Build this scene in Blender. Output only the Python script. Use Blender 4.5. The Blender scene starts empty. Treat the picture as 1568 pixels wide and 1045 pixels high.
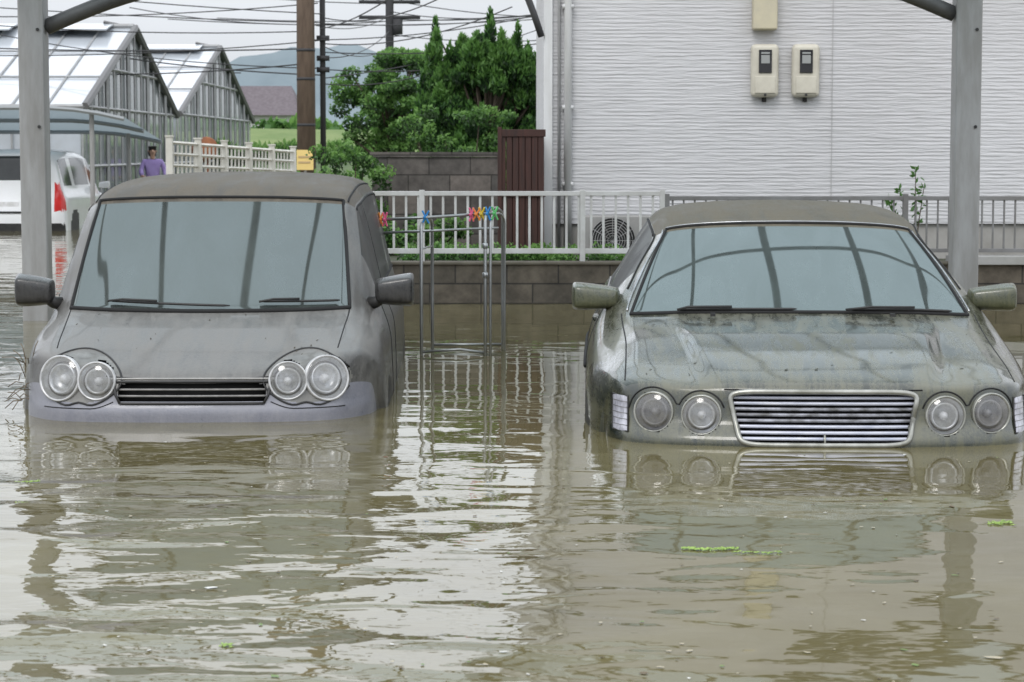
import bpy, bmesh, math, random
import numpy as np
from mathutils import Vector, Matrix
from mathutils.bvhtree import BVHTree
random.seed(4); rng=np.random.default_rng(7)
sc=bpy.context.scene
R=math.radians
# ------------------------------------------------------------------ helpers
def link(o,parent=None):
    sc.collection.objects.link(o)
    if parent is not None: o.parent=parent
    return o
def empty(name,loc=(0,0,0),rz=0,parent=None):
    e=bpy.data.objects.new(name,None); e.location=loc; e.rotation_euler=(0,0,rz); e.empty_display_size=.2
    return link(e,parent)
def mesh_obj(name,v,f,mats=None,parent=None,smooth=False,mi=None):
    me=bpy.data.meshes.new(name); me.from_pydata([tuple(p) for p in v],[],f)
    for m in (mats or []): me.materials.append(m)
    if mi is not None: me.polygons.foreach_set('material_index',mi)
    if smooth: me.polygons.foreach_set('use_smooth',[True]*len(me.polygons))
    me.update()
    return link(bpy.data.objects.new(name,me),parent)
class MB:
    def __init__(s): s.v=[];s.f=[];s.m=[]
    def add(s,v,f,mi=0):
        n=len(s.v); s.v+= [tuple(p) for p in v]
        for q in f: s.f.append(tuple(i+n for i in q)); s.m.append(mi)
    def box(s,lo,hi,mi=0,M=None):
        x0,y0,z0=lo;x1,y1,z1=hi
        v=[(x0,y0,z0),(x1,y0,z0),(x1,y1,z0),(x0,y1,z0),(x0,y0,z1),(x1,y0,z1),(x1,y1,z1),(x0,y1,z1)]
        if M is not None: v=[M@Vector(p) for p in v]
        s.add(v,[(0,3,2,1),(4,5,6,7),(0,1,5,4),(1,2,6,5),(2,3,7,6),(3,0,4,7)],mi)
    def cbox(s,c,size,mi=0,rot=None):
        M=Matrix.Translation(c)
        if rot is not None: M=M@rot.to_4x4()
        a=[k/2 for k in size]
        s.box((-a[0],-a[1],-a[2]),tuple(a),mi,M)
    def tube(s,pts,r,n=8,mi=0,flat=None):
        pts=[Vector(p) for p in pts]
        if not hasattr(r,'__len__'): r=[r]*len(pts)
        t=(pts[1]-pts[0]).normalized()
        up=Vector((0,0,1)) if abs(t.z)<.9 else Vector((1,0,0))
        a=t.cross(up).normalized(); vs=[]
        for i,p in enumerate(pts):
            if i==0: t=(pts[1]-p)
            elif i==len(pts)-1: t=(p-pts[i-1])
            else: t=(pts[i+1]-pts[i-1])
            t.normalize(); a=(a-t*a.dot(t)).normalized(); b=t.cross(a)
            for k in range(n):
                an=2*math.pi*k/n
                vs.append(p+a*math.cos(an)*r[i]+b*math.sin(an)*r[i]*(flat or 1))
        fs=[]
        for i in range(len(pts)-1):
            for k in range(n):
                k2=(k+1)%n
                fs.append((i*n+k,i*n+k2,(i+1)*n+k2,(i+1)*n+k))
        fs.append(tuple(range(n-1,-1,-1))); fs.append(tuple((len(pts)-1)*n+k for k in range(n)))
        s.add(vs,fs,mi)
    def lathe(s,c,axis,prof,n=32,mi=0,sz=1.0):
        ax=Vector(axis).normalized(); q=Vector((0,0,1)).rotation_difference(ax); c=Vector(c)
        vs=[];fs=[]
        for (r,h) in prof:
            for k in range(n):
                an=2*math.pi*k/n
                vs.append(c+q@Vector((math.cos(an)*r,math.sin(an)*r,h)))
        for i in range(len(prof)-1):
            for k in range(n):
                k2=(k+1)%n
                fs.append((i*n+k,i*n+k2,(i+1)*n+k2,(i+1)*n+k))
        s.add(vs,fs,mi)
    def build(s,name,mats,parent=None,smooth=False,bevel=0,auto=False):
        o=mesh_obj(name,s.v,s.f,mats,parent,smooth,s.m)
        if bevel:
            b=o.modifiers.new('b','BEVEL'); b.width=bevel; b.segments=3; b.limit_method='ANGLE'; b.angle_limit=R(40)
            if smooth is False:
                o.data.polygons.foreach_set('use_smooth',[True]*len(o.data.polygons))
                w=o.modifiers.new('w','WEIGHTED_NORMAL')
        return o
# ------------------------------------------------------------------ materials
def nd(nt,t,**k):
    n=nt.nodes.new(t)
    for a,b in k.items():
        if a in n.inputs: n.inputs[a].default_value=b
        else: setattr(n,a,b)
    return n
def c4(c): return (c[0],c[1],c[2],1)
def newmat(name):
    m=bpy.data.materials.new(name); m.use_nodes=True
    nt=m.node_tree; b=nt.nodes['Principled BSDF']
    return m,nt,b
def mat(name,c1,c2=None,rough=.5,metal=0,scale=6,stretch=(1,1,1),bump=0,bscale=None,bstretch=None,lo=.35,hi=.65,coat=0,rvar=0,ior=1.5):
    m,nt,b=newmat(name); L=nt.links.new
    b.inputs['Base Color'].default_value=c4(c1); b.inputs['Roughness'].default_value=rough; b.inputs['Metallic'].default_value=metal
    b.inputs['Coat Weight'].default_value=coat; b.inputs['IOR'].default_value=ior
    tc=nd(nt,'ShaderNodeTexCoord')
    if c2 is not None:
        mp=nd(nt,'ShaderNodeMapping',Scale=stretch); L(tc.outputs['Object'],mp.inputs[0])
        n=nd(nt,'ShaderNodeTexNoise',Scale=scale,Detail=8,Roughness=.6); L(mp.outputs[0],n.inputs[0])
        cr=nd(nt,'ShaderNodeValToRGB'); cr.color_ramp.elements[0].position=lo; cr.color_ramp.elements[1].position=hi
        cr.color_ramp.elements[0].color=c4(c1); cr.color_ramp.elements[1].color=c4(c2)
        L(n.outputs[0],cr.inputs[0]); L(cr.outputs[0],b.inputs['Base Color'])
        if rvar:
            mr=nd(nt,'ShaderNodeMapRange'); mr.inputs[1].default_value=.3;mr.inputs[2].default_value=.7
            mr.inputs[3].default_value=rough-rvar; mr.inputs[4].default_value=rough+rvar
            L(n.outputs[0],mr.inputs[0]); L(mr.outputs[0],b.inputs['Roughness'])
    if bump:
        mp2=nd(nt,'ShaderNodeMapping',Scale=bstretch or stretch); L(tc.outputs['Object'],mp2.inputs[0])
        n2=nd(nt,'ShaderNodeTexNoise',Scale=bscale or scale,Detail=5); L(mp2.outputs[0],n2.inputs[0])
        bp=nd(nt,'ShaderNodeBump',Distance=bump); bp.inputs['Strength'].default_value=1
        L(n2.outputs[0],bp.inputs['Height']); L(bp.outputs[0],b.inputs['Normal'])
    return m
def carpaint(name,paint,dust,topdust,amt=.5,rough=.35,coat=.5,topamt=.6,metal=.0,scale=3.5,contrast=.3,streak=.5,band=None,tmin=.3):
    """paint + dried flood silt: patchy film, fine speckle, runs, thicker film on upward faces"""
    m,nt,b=newmat(name); L=nt.links.new
    tc=nd(nt,'ShaderNodeTexCoord')
    mp=nd(nt,'ShaderNodeMapping',Scale=(2.2,.7,1.4)); L(tc.outputs['Object'],mp.inputs[0])
    n1=nd(nt,'ShaderNodeTexNoise',Scale=scale,Detail=12,Roughness=.7,Distortion=.5); L(mp.outputs[0],n1.inputs[0])
    n2=nd(nt,'ShaderNodeTexNoise',Scale=75,Detail=4,Roughness=.7); L(tc.outputs['Object'],n2.inputs[0])
    mps=nd(nt,'ShaderNodeMapping',Scale=(22,2.2,2.4)); L(tc.outputs['Object'],mps.inputs[0])
    n3=nd(nt,'ShaderNodeTexNoise',Scale=1,Detail=6,Roughness=.65,Distortion=.8); L(mps.outputs[0],n3.inputs[0])
    mr=nd(nt,'ShaderNodeMapRange'); mr.inputs[1].default_value=.38; mr.inputs[2].default_value=.62
    mr.inputs[3].default_value=amt-contrast; mr.inputs[4].default_value=amt+contrast
    L(n1.outputs[0],mr.inputs[0])
    sp=nd(nt,'ShaderNodeMath',operation='MULTIPLY_ADD'); L(n2.outputs[0],sp.inputs[0]); sp.inputs[1].default_value=1.0; sp.inputs[2].default_value=-.5
    s3=nd(nt,'ShaderNodeMath',operation='MULTIPLY_ADD'); L(n3.outputs[0],s3.inputs[0]); s3.inputs[1].default_value=streak*2; L(sp.outputs[0],s3.inputs[2])
    s4=nd(nt,'ShaderNodeMath',operation='SUBTRACT'); L(s3.outputs[0],s4.inputs[0]); s4.inputs[1].default_value=streak
    ad=nd(nt,'ShaderNodeMath',operation='ADD',use_clamp=True); L(mr.outputs[0],ad.inputs[0]); L(s4.outputs[0],ad.inputs[1])
    mx=nd(nt,'ShaderNodeMix',data_type='RGBA'); L(ad.outputs[0],mx.inputs[0]); mx.inputs[6].default_value=c4(paint); mx.inputs[7].default_value=c4(dust)
    g=nd(nt,'ShaderNodeNewGeometry'); sx=nd(nt,'ShaderNodeSeparateXYZ'); L(g.outputs['Normal'],sx.inputs[0])
    m2=nd(nt,'ShaderNodeMapRange'); m2.inputs[1].default_value=.3; m2.inputs[2].default_value=1.0; m2.inputs[3].default_value=0; m2.inputs[4].default_value=topamt
    L(sx.outputs['Z'],m2.inputs[0])
    ml=nd(nt,'ShaderNodeMath',operation='MULTIPLY'); L(m2.outputs[0],ml.inputs[0])
    m3=nd(nt,'ShaderNodeMapRange'); m3.inputs[1].default_value=.0; m3.inputs[2].default_value=.9; m3.inputs[3].default_value=tmin;m3.inputs[4].default_value=1
    L(ad.outputs[0],m3.inputs[0]); L(m3.outputs[0],ml.inputs[1])
    last=ml.outputs[0]
    if band:
        y0,y1=band; so_=nd(nt,'ShaderNodeSeparateXYZ'); L(tc.outputs['Object'],so_.inputs[0])
        wob=nd(nt,'ShaderNodeMath',operation='MULTIPLY_ADD'); L(n1.outputs[0],wob.inputs[0]); wob.inputs[1].default_value=.5; L(so_.outputs[1],wob.inputs[2])
        d=nd(nt,'ShaderNodeMath',operation='SUBTRACT'); L(wob.outputs[0],d.inputs[0]); d.inputs[1].default_value=(y0+y1)/2+.25
        ab=nd(nt,'ShaderNodeMath',operation='ABSOLUTE'); L(d.outputs[0],ab.inputs[0])
        ax_=nd(nt,'ShaderNodeMath',operation='ABSOLUTE'); L(so_.outputs[0],ax_.inputs[0])
        a2=nd(nt,'ShaderNodeMath',operation='MULTIPLY_ADD'); L(ax_.outputs[0],a2.inputs[0]); a2.inputs[1].default_value=.22; L(ab.outputs[0],a2.inputs[2])
        a3=nd(nt,'ShaderNodeMath',operation='MULTIPLY_ADD'); L(n2.outputs[0],a3.inputs[0]); a3.inputs[1].default_value=.16; L(a2.outputs[0],a3.inputs[2])
        bm_=nd(nt,'ShaderNodeMapRange'); bm_.inputs[1].default_value=(y1-y0)/2+.06; bm_.inputs[2].default_value=(y1-y0)/2+.15; bm_.inputs[3].default_value=.08; bm_.inputs[4].default_value=1; L(a3.outputs[0],bm_.inputs[0])
        mu=nd(nt,'ShaderNodeMath',operation='MULTIPLY'); L(last,mu.inputs[0]); L(bm_.outputs[0],mu.inputs[1]); last=mu.outputs[0]
    mx2=nd(nt,'ShaderNodeMix',data_type='RGBA'); L(last,mx2.inputs[0]); L(mx.outputs[2],mx2.inputs[6]); mx2.inputs[7].default_value=c4(topdust)
    L(mx2.outputs[2],b.inputs['Base Color'])
    rr=nd(nt,'ShaderNodeMath',operation='MULTIPLY_ADD'); L(ad.outputs[0],rr.inputs[0]); rr.inputs[1].default_value=.4; rr.inputs[2].default_value=rough-.12
    L(rr.outputs[0],b.inputs['Roughness'])
    cw=nd(nt,'ShaderNodeMath',operation='MULTIPLY_ADD',use_clamp=True); L(ad.outputs[0],cw.inputs[0]); cw.inputs[1].default_value=-coat*.8; cw.inputs[2].default_value=coat*1.1
    L(cw.outputs[0],b.inputs['Coat Weight']); b.inputs['Coat Roughness'].default_value=.08; b.inputs['Metallic'].default_value=metal
    bp=nd(nt,'ShaderNodeBump',Distance=.0012); L(ad.outputs[0],bp.inputs['Height']); L(bp.outputs[0],b.inputs['Normal'])
    return m
def dustyglass(name,film,refl,fac,rough=.05):
    m,nt,b=newmat(name); L=nt.links.new
    tc=nd(nt,'ShaderNodeTexCoord'); mp=nd(nt,'ShaderNodeMapping',Scale=(2.2,.8,.8)); L(tc.outputs['Object'],mp.inputs[0])
    n=nd(nt,'ShaderNodeTexNoise',Scale=2.0,Detail=11,Roughness=.7,Distortion=.5); L(mp.outputs[0],n.inputs[0])
    cr=nd(nt,'ShaderNodeValToRGB'); e=cr.color_ramp.elements; e[0].position=.32;e[1].position=.7
    e[0].color=c4([k*.65 for k in film]); e[1].color=c4([k*1.3 for k in film]); L(n.outputs[0],cr.inputs[0]); L(cr.outputs[0],b.inputs['Base Color'])
    b.inputs['Roughness'].default_value=.45; b.inputs['Specular IOR Level'].default_value=.25
    gl=nd(nt,'ShaderNodeBsdfGlossy',Roughness=rough); gl.inputs[0].default_value=c4(refl)
    mr=nd(nt,'ShaderNodeMapRange'); mr.inputs[1].default_value=.3;mr.inputs[2].default_value=.7; mr.inputs[3].default_value=fac*1.2; mr.inputs[4].default_value=fac*.75; L(n.outputs[0],mr.inputs[0])
    mx=nd(nt,'ShaderNodeMixShader'); L(mr.outputs[0],mx.inputs[0])
    L(b.outputs[0],mx.inputs[1]); L(gl.outputs[0],mx.inputs[2])
    L(mx.outputs[0],nt.nodes['Material Output'].inputs[0])
    return m
def clearcover(name,tint=(.93,.94,.95),fac=.12):
    m,nt,b=newmat(name); L=nt.links.new
    t=nd(nt,'ShaderNodeBsdfTransparent'); t.inputs[0].default_value=c4(tint)
    gl=nd(nt,'ShaderNodeBsdfGlossy',Roughness=.06)
    df=nd(nt,'ShaderNodeBsdfDiffuse'); df.inputs[0].default_value=(.26,.25,.22,1)
    mx=nd(nt,'ShaderNodeMixShader'); mx.inputs[0].default_value=fac
    tc=nd(nt,'ShaderNodeTexCoord'); n=nd(nt,'ShaderNodeTexNoise',Scale=14,Detail=7,Roughness=.7); L(tc.outputs['Object'],n.inputs[0])
    mr=nd(nt,'ShaderNodeMapRange'); mr.inputs[1].default_value=.4;mr.inputs[2].default_value=.75; mr.inputs[3].default_value=.02; mr.inputs[4].default_value=.5; L(n.outputs[0],mr.inputs[0])
    mx2=nd(nt,'ShaderNodeMixShader'); L(mr.outputs[0],mx2.inputs[0])
    L(t.outputs[0],mx.inputs[1]); L(gl.outputs[0],mx.inputs[2]); L(mx.outputs[0],mx2.inputs[1]); L(df.outputs[0],mx2.inputs[2]); L(mx2.outputs[0],nt.nodes['Material Output'].inputs[0])
    return m
def blockmat(name,c1,c2,mortar,bw=.42,bh=.16):
    m,nt,b=newmat(name); L=nt.links.new
    tc=nd(nt,'ShaderNodeTexCoord'); s=nd(nt,'ShaderNodeSeparateXYZ'); L(tc.outputs['Object'],s.inputs[0])
    a=nd(nt,'ShaderNodeMath',operation='ADD'); L(s.outputs[0],a.inputs[0]); L(s.outputs[1],a.inputs[1])
    cb=nd(nt,'ShaderNodeCombineXYZ'); L(a.outputs[0],cb.inputs[0]); L(s.outputs[2],cb.inputs[1])
    br=nd(nt,'ShaderNodeTexBrick'); br.inputs['Scale'].default_value=1; br.inputs['Brick Width'].default_value=bw; br.inputs['Row Height'].default_value=bh
    br.inputs['Mortar Size'].default_value=.006; br.inputs['Color1'].default_value=c4(c1); br.inputs['Color2'].default_value=c4(c2); br.inputs['Mortar'].default_value=c4(mortar)
    L(cb.outputs[0],br.inputs[0])
    n=nd(nt,'ShaderNodeTexNoise',Scale=5,Detail=9,Roughness=.7); L(tc.outputs['Object'],n.inputs[0])
    mr=nd(nt,'ShaderNodeMapRange'); mr.inputs[1].default_value=.3;mr.inputs[2].default_value=.7; mr.inputs[3].default_value=.4; mr.inputs[4].default_value=1.4; L(n.outputs[0],mr.inputs[0])
    mx=nd(nt,'ShaderNodeMix',data_type='RGBA',blend_type='MULTIPLY'); mx.inputs[0].default_value=1
    L(br.outputs[0],mx.inputs[6]); L(mr.outputs[0],mx.inputs[7]); L(mx.outputs[2],b.inputs['Base Color'])
    b.inputs['Roughness'].default_value=.85
    bp=nd(nt,'ShaderNodeBump',Distance=.01); L(br.outputs[1],bp.inputs['Height']); bp.invert=True; L(bp.outputs[0],b.inputs['Normal'])
    return m
black=mat('black_rubber',(.012,.012,.013),(.03,.029,.027),rough=.5,scale=9)
seam=mat('panel_gap',(.01,.01,.01),rough=.8)
chrome=mat('chrome_muddy',(.5,.51,.53),(.33,.33,.32),rough=.22,metal=.85,scale=12,rvar=.08)
silver=mat('lamp_reflector',(.75,.76,.78),(.42,.42,.41),rough=.3,metal=.55,scale=14)
lampgrey=mat('lamp_dusty_lens',(.16,.16,.17),(.27,.26,.26),rough=.25,scale=12)
lampwhite=mat('lamp_white',(.80,.80,.82),(.6,.6,.59),rough=.3,scale=15)
cover=clearcover('lamp_cover')
alu=mat('aluminium_post',(.34,.34,.34),(.25,.245,.235),rough=.45,scale=4,stretch=(3,3,.6))
# ------------------------------------------------------------------ world
w=bpy.data.worlds.new('World'); sc.world=w; w.use_nodes=True; nt=w.node_tree; L=nt.links.new
bg=nt.nodes['Background']; bg.inputs[1].default_value=.123
sky=nd(nt,'ShaderNodeTexSky',sky_type='NISHITA',sun_disc=False); sky.sun_elevation=R(52); sky.sun_rotation=R(200); sky.dust_density=3
tc=nd(nt,'ShaderNodeTexCoord'); sx=nd(nt,'ShaderNodeSeparateXYZ'); L(tc.outputs['Generated'],sx.inputs[0])
rp=nd(nt,'ShaderNodeValToRGB'); e=rp.color_ramp.elements; e[0].position=0; e[0].color=(.39,.39,.39,1); e[1].position=1; e[1].color=(.92,.92,.92,1)
for p_,v_ in ((.07,.45),(.14,.66),(.3,.78),(.6,.85)):
    q_=e.new(p_); q_.color=(v_,v_,v_,1)
L(sx.outputs['Z'],rp.inputs[0])
mp=nd(nt,'ShaderNodeMapping',Scale=(1,1,3)); L(tc.outputs['Generated'],mp.inputs[0])
cn=nd(nt,'ShaderNodeTexNoise',Scale=2.2,Detail=7,Roughness=.55); L(mp.outputs[0],cn.inputs[0])
m2=nd(nt,'ShaderNodeMapRange'); m2.inputs[1].default_value=.3;m2.inputs[2].default_value=.7;m2.inputs[3].default_value=.88*17.5;m2.inputs[4].default_value=1.08*17.5; L(cn.outputs[0],m2.inputs[0])
mm=nd(nt,'ShaderNodeMath',operation='MULTIPLY'); L(rp.outputs[0],mm.inputs[0]); L(m2.outputs[0],mm.inputs[1])
cc=nd(nt,'ShaderNodeVectorMath',operation='SCALE'); cc.inputs[0].default_value=(.955,.995,1.055); L(mm.outputs[0],cc.inputs['Scale'])
mx=nd(nt,'ShaderNodeMix',data_type='RGBA'); mx.inputs[0].default_value=.9; L(sky.outputs[0],mx.inputs[6]); L(cc.outputs[0],mx.inputs[7]); L(mx.outputs[2],bg.inputs[0])
sun=bpy.data.lights.new('sun','SUN'); sun.energy=1.0; sun.angle=R(20); sun.color=(1,.97,.93)
so=link(bpy.data.objects.new('sun',sun)); so.rotation_euler=(R(42),0,R(-18)); so.location=(-5,-10,20)
sc.view_settings.view_transform='Standard'; sc.view_settings.look='None'; sc.view_settings.exposure=0
# ------------------------------------------------------------------ camera
cam=bpy.data.cameras.new('camera'); cam.lens=80; cam.sensor_width=36; cam.clip_end=5000
co=link(bpy.data.objects.new('camera',cam)); co.location=(0,0,1.19); co.rotation_euler=(R(90-4.8),0,0); sc.camera=co
cam.dof.use_dof=True; cam.dof.focus_distance=10.5; cam.dof.aperture_fstop=10
# ------------------------------------------------------------------ water + ground
def water_mat():
    m,nt,b=newmat('flood_water'); L=nt.links.new
    tc=nd(nt,'ShaderNodeTexCoord')
    n=nd(nt,'ShaderNodeTexNoise',Scale=.9,Detail=7,Roughness=.62,Distortion=1.2); L(tc.outputs['Object'],n.inputs[0])
    cr=nd(nt,'ShaderNodeValToRGB'); e=cr.color_ramp.elements; e[0].position=.35; e[1].position=.7
    e[0].color=(.112,.095,.042,1); e[1].color=(.158,.139,.068,1); L(n.outputs[0],cr.inputs[0]); L(cr.outputs[0],b.inputs['Base Color'])
    b.inputs['Roughness'].default_value=.02; b.inputs['IOR'].default_value=1.45
    s=nd(nt,'ShaderNodeSeparateXYZ'); L(tc.outputs['Object'],s.inputs[0])
    msk=nd(nt,'ShaderNodeMapRange',interpolation_type='SMOOTHSTEP'); msk.inputs[1].default_value=.7; msk.inputs[2].default_value=-.05; msk.inputs[3].default_value=.26; msk.inputs[4].default_value=1
    L(s.outputs[0],msk.inputs[0])
    my=nd(nt,'ShaderNodeMapRange',interpolation_type='SMOOTHSTEP'); my.inputs[1].default_value=9.2; my.inputs[2].default_value=7.4; my.inputs[3].default_value=.26; my.inputs[4].default_value=1; L(s.outputs[1],my.inputs[0])
    mk=nd(nt,'ShaderNodeMath',operation='MULTIPLY'); L(msk.outputs[0],mk.inputs[0]); L(my.outputs[0],mk.inputs[1])
    pn=nd(nt,'ShaderNodeTexNoise',Scale=.7,Detail=2); L(tc.outputs['Object'],pn.inputs[0])
    pm=nd(nt,'ShaderNodeMapRange'); pm.inputs[1].default_value=.35; pm.inputs[2].default_value=.65; pm.inputs[3].default_value=.5; pm.inputs[4].default_value=1.25; L(pn.outputs[0],pm.inputs[0])
    mk2=nd(nt,'ShaderNodeMath',operation='MULTIPLY'); L(mk.outputs[0],mk2.inputs[0]); L(pm.outputs[0],mk2.inputs[1])
    mp=nd(nt,'ShaderNodeMapping',Scale=(.70,1.15,1),Rotation=(0,0,R(26))); L(tc.outputs['Object'],mp.inputs[0])
    w1=nd(nt,'ShaderNodeTexNoise',Scale=2.9,Detail=1.5,Roughness=.4,Distortion=.6); L(mp.outputs[0],w1.inputs[0])
    w2=nd(nt,'ShaderNodeTexNoise',Scale=12,Detail=2,Roughness=.5,Distortion=.3); L(mp.outputs[0],w2.inputs[0])
    a=nd(nt,'ShaderNodeMath',operation='MULTIPLY'); L(w1.outputs[0],a.inputs[0]); a.inputs[1].default_value=.024
    c=nd(nt,'ShaderNodeMath',operation='MULTIPLY_ADD'); L(w2.outputs[0],c.inputs[0]); c.inputs[1].default_value=.0018; L(a.outputs[0],c.inputs[2])
    d=nd(nt,'ShaderNodeMath',operation='MULTIPLY'); L(c.outputs[0],d.inputs[0]); L(mk2.outputs[0],d.inputs[1])
    bp=nd(nt,'ShaderNodeBump',Distance=1.0); bp.inputs['Strength'].default_value=1; L(d.outputs[0],bp.inputs['Height']); L(bp.outputs[0],b.inputs['Normal'])
    return m
mesh_obj('flood_water',[(-60,-12,0),(60,-12,0),(60,39,0),(-60,39,0)],[(0,1,2,3)],[water_mat()])
def gz(x,y):
    if y<30: return -.5
    if y<39.5: return -.5+.55*(y-30)/9.5
    return .05
ys=[-12,5,18,30,33,36,39.5,45,60,90,140,250,600,2500]; xs=[-1500,-300,-80,-30,-10,0,10,30,80,300,1500]
v=[(x,y,gz(x,y)) for y in ys for x in xs]; n=len(xs)
grassm=mat('ground_soil_grass',(.05,.085,.025),(.11,.10,.06),rough=.95,scale=.6,bump=.03,bscale=4)
mesh_obj('ground',v,[(j*n+i,j*n+i+1,(j+1)*n+i+1,(j+1)*n+i) for j in range(len(ys)-1) for i in range(n-1)],[grassm])
# ------------------------------------------------------------------ loft machinery
def pchip(P,m):
    P=np.asarray(P,float); d=np.diff(P,axis=0); t=np.zeros_like(P)
    a=d[:-1];b=d[1:]; ok=(a*b)>0; den=np.where(np.abs(a+b)<1e-12,1,a+b)
    t[1:-1]=np.where(ok,2*a*b/den,0); t[0]=d[0]; t[-1]=d[-1]
    out=[]
    for i in range(len(P)-1):
        for k in range(m):
            s=k/m; s2=s*s; s3=s2*s
            out.append((2*s3-3*s2+1)*P[i]+(s3-2*s2+s)*t[i]+(-2*s3+3*s2)*P[i+1]+(s3-s2)*t[i+1])
    out.append(P[-1]); return np.array(out)
class Body:
    def __init__(s,half,m=10):
        H=np.array(half,float)
        left=H.copy(); left[:,:,0]*=-1
        G=np.concatenate([left,H[:,-2::-1,:]],axis=1)
        D=pchip(G,m); D=np.swapaxes(pchip(np.swapaxes(D,0,1),m),0,1)
        s.D=D; s.m=m
        nr,nc=D.shape[:2]
        i0,i1=7*m,9*m
        for j in range(5*m,13*m+1):
            A,Bq=D[i0,j].copy(),D[i1,j].copy()
            for i in range(i0+1,i1):
                t=(i-i0)/(i1-i0); P=A*(1-t)+Bq*t; P[2]+=.018*math.sin(math.pi*t); 
                D[i,j]=P
        V=D.reshape(-1,3)
        s.bvh=BVHTree.FromPolygons([Vector(p) for p in V],[(i*nc+j,i*nc+j+1,(i+1)*nc+j+1,(i+1)*nc+j) for i in range(nr-1) for j in range(nc-1)])
    def mesh(s,name,mats,matf,parent):
        D=s.D;m=s.m;nr,nc=D.shape[:2]; F=[];M=[]
        for i in range(nr-1):
            u=(i+.5)/m
            for j in range(nc-1):
                vv=9-abs((j+.5)/m-9)
                c=(D[i,j]+D[i+1,j+1]+D[i+1,j]+D[i,j+1])/4
                k=matf(u,vv,c)
                if k is None: continue
                F.append((i*nc+j,i*nc+j+1,(i+1)*nc+j+1,(i+1)*nc+j)); M.append(k)
        return mesh_obj(name,D.reshape(-1,3),F,mats,parent,True,M)
    def pt(s,u,v):
        D=s.D; a=min(max(u*s.m,0),D.shape[0]-1.001); b=min(max(v*s.m,0),D.shape[1]-1.001)
        i=int(a);j=int(b);fa=a-i;fb=b-j
        return Vector(D[i,j]*(1-fa)*(1-fb)+D[i+1,j]*fa*(1-fb)+D[i,j+1]*(1-fa)*fb+D[i+1,j+1]*fa*fb)
    def nrm(s,u,v):
        a=s.pt(u,v+.1)-s.pt(u,v-.1); b=s.pt(u+.1,v)-s.pt(u-.1,v); n=a.cross(b); return n.normalized() if n.length>1e-9 else Vector((0,0,1))
    def line(s,uv0,uv1,n=24,off=.0,side=1):
        P=[]
        for k in range(n+1):
            t=k/n; u=uv0[0]+(uv1[0]-uv0[0])*t; v=uv0[1]+(uv1[1]-uv0[1])*t
            if side<0: v=18-v
            P.append(s.pt(u,v)+s.nrm(u,v)*off)
        return P
    def front(s,x,z,off=0):
        h=s.bvh.ray_cast(Vector((x,-2,z)),Vector((0,1,0)))
        return (h[0]+Vector((0,-off,0))) if h[0] else Vector((x,0,z))
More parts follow.
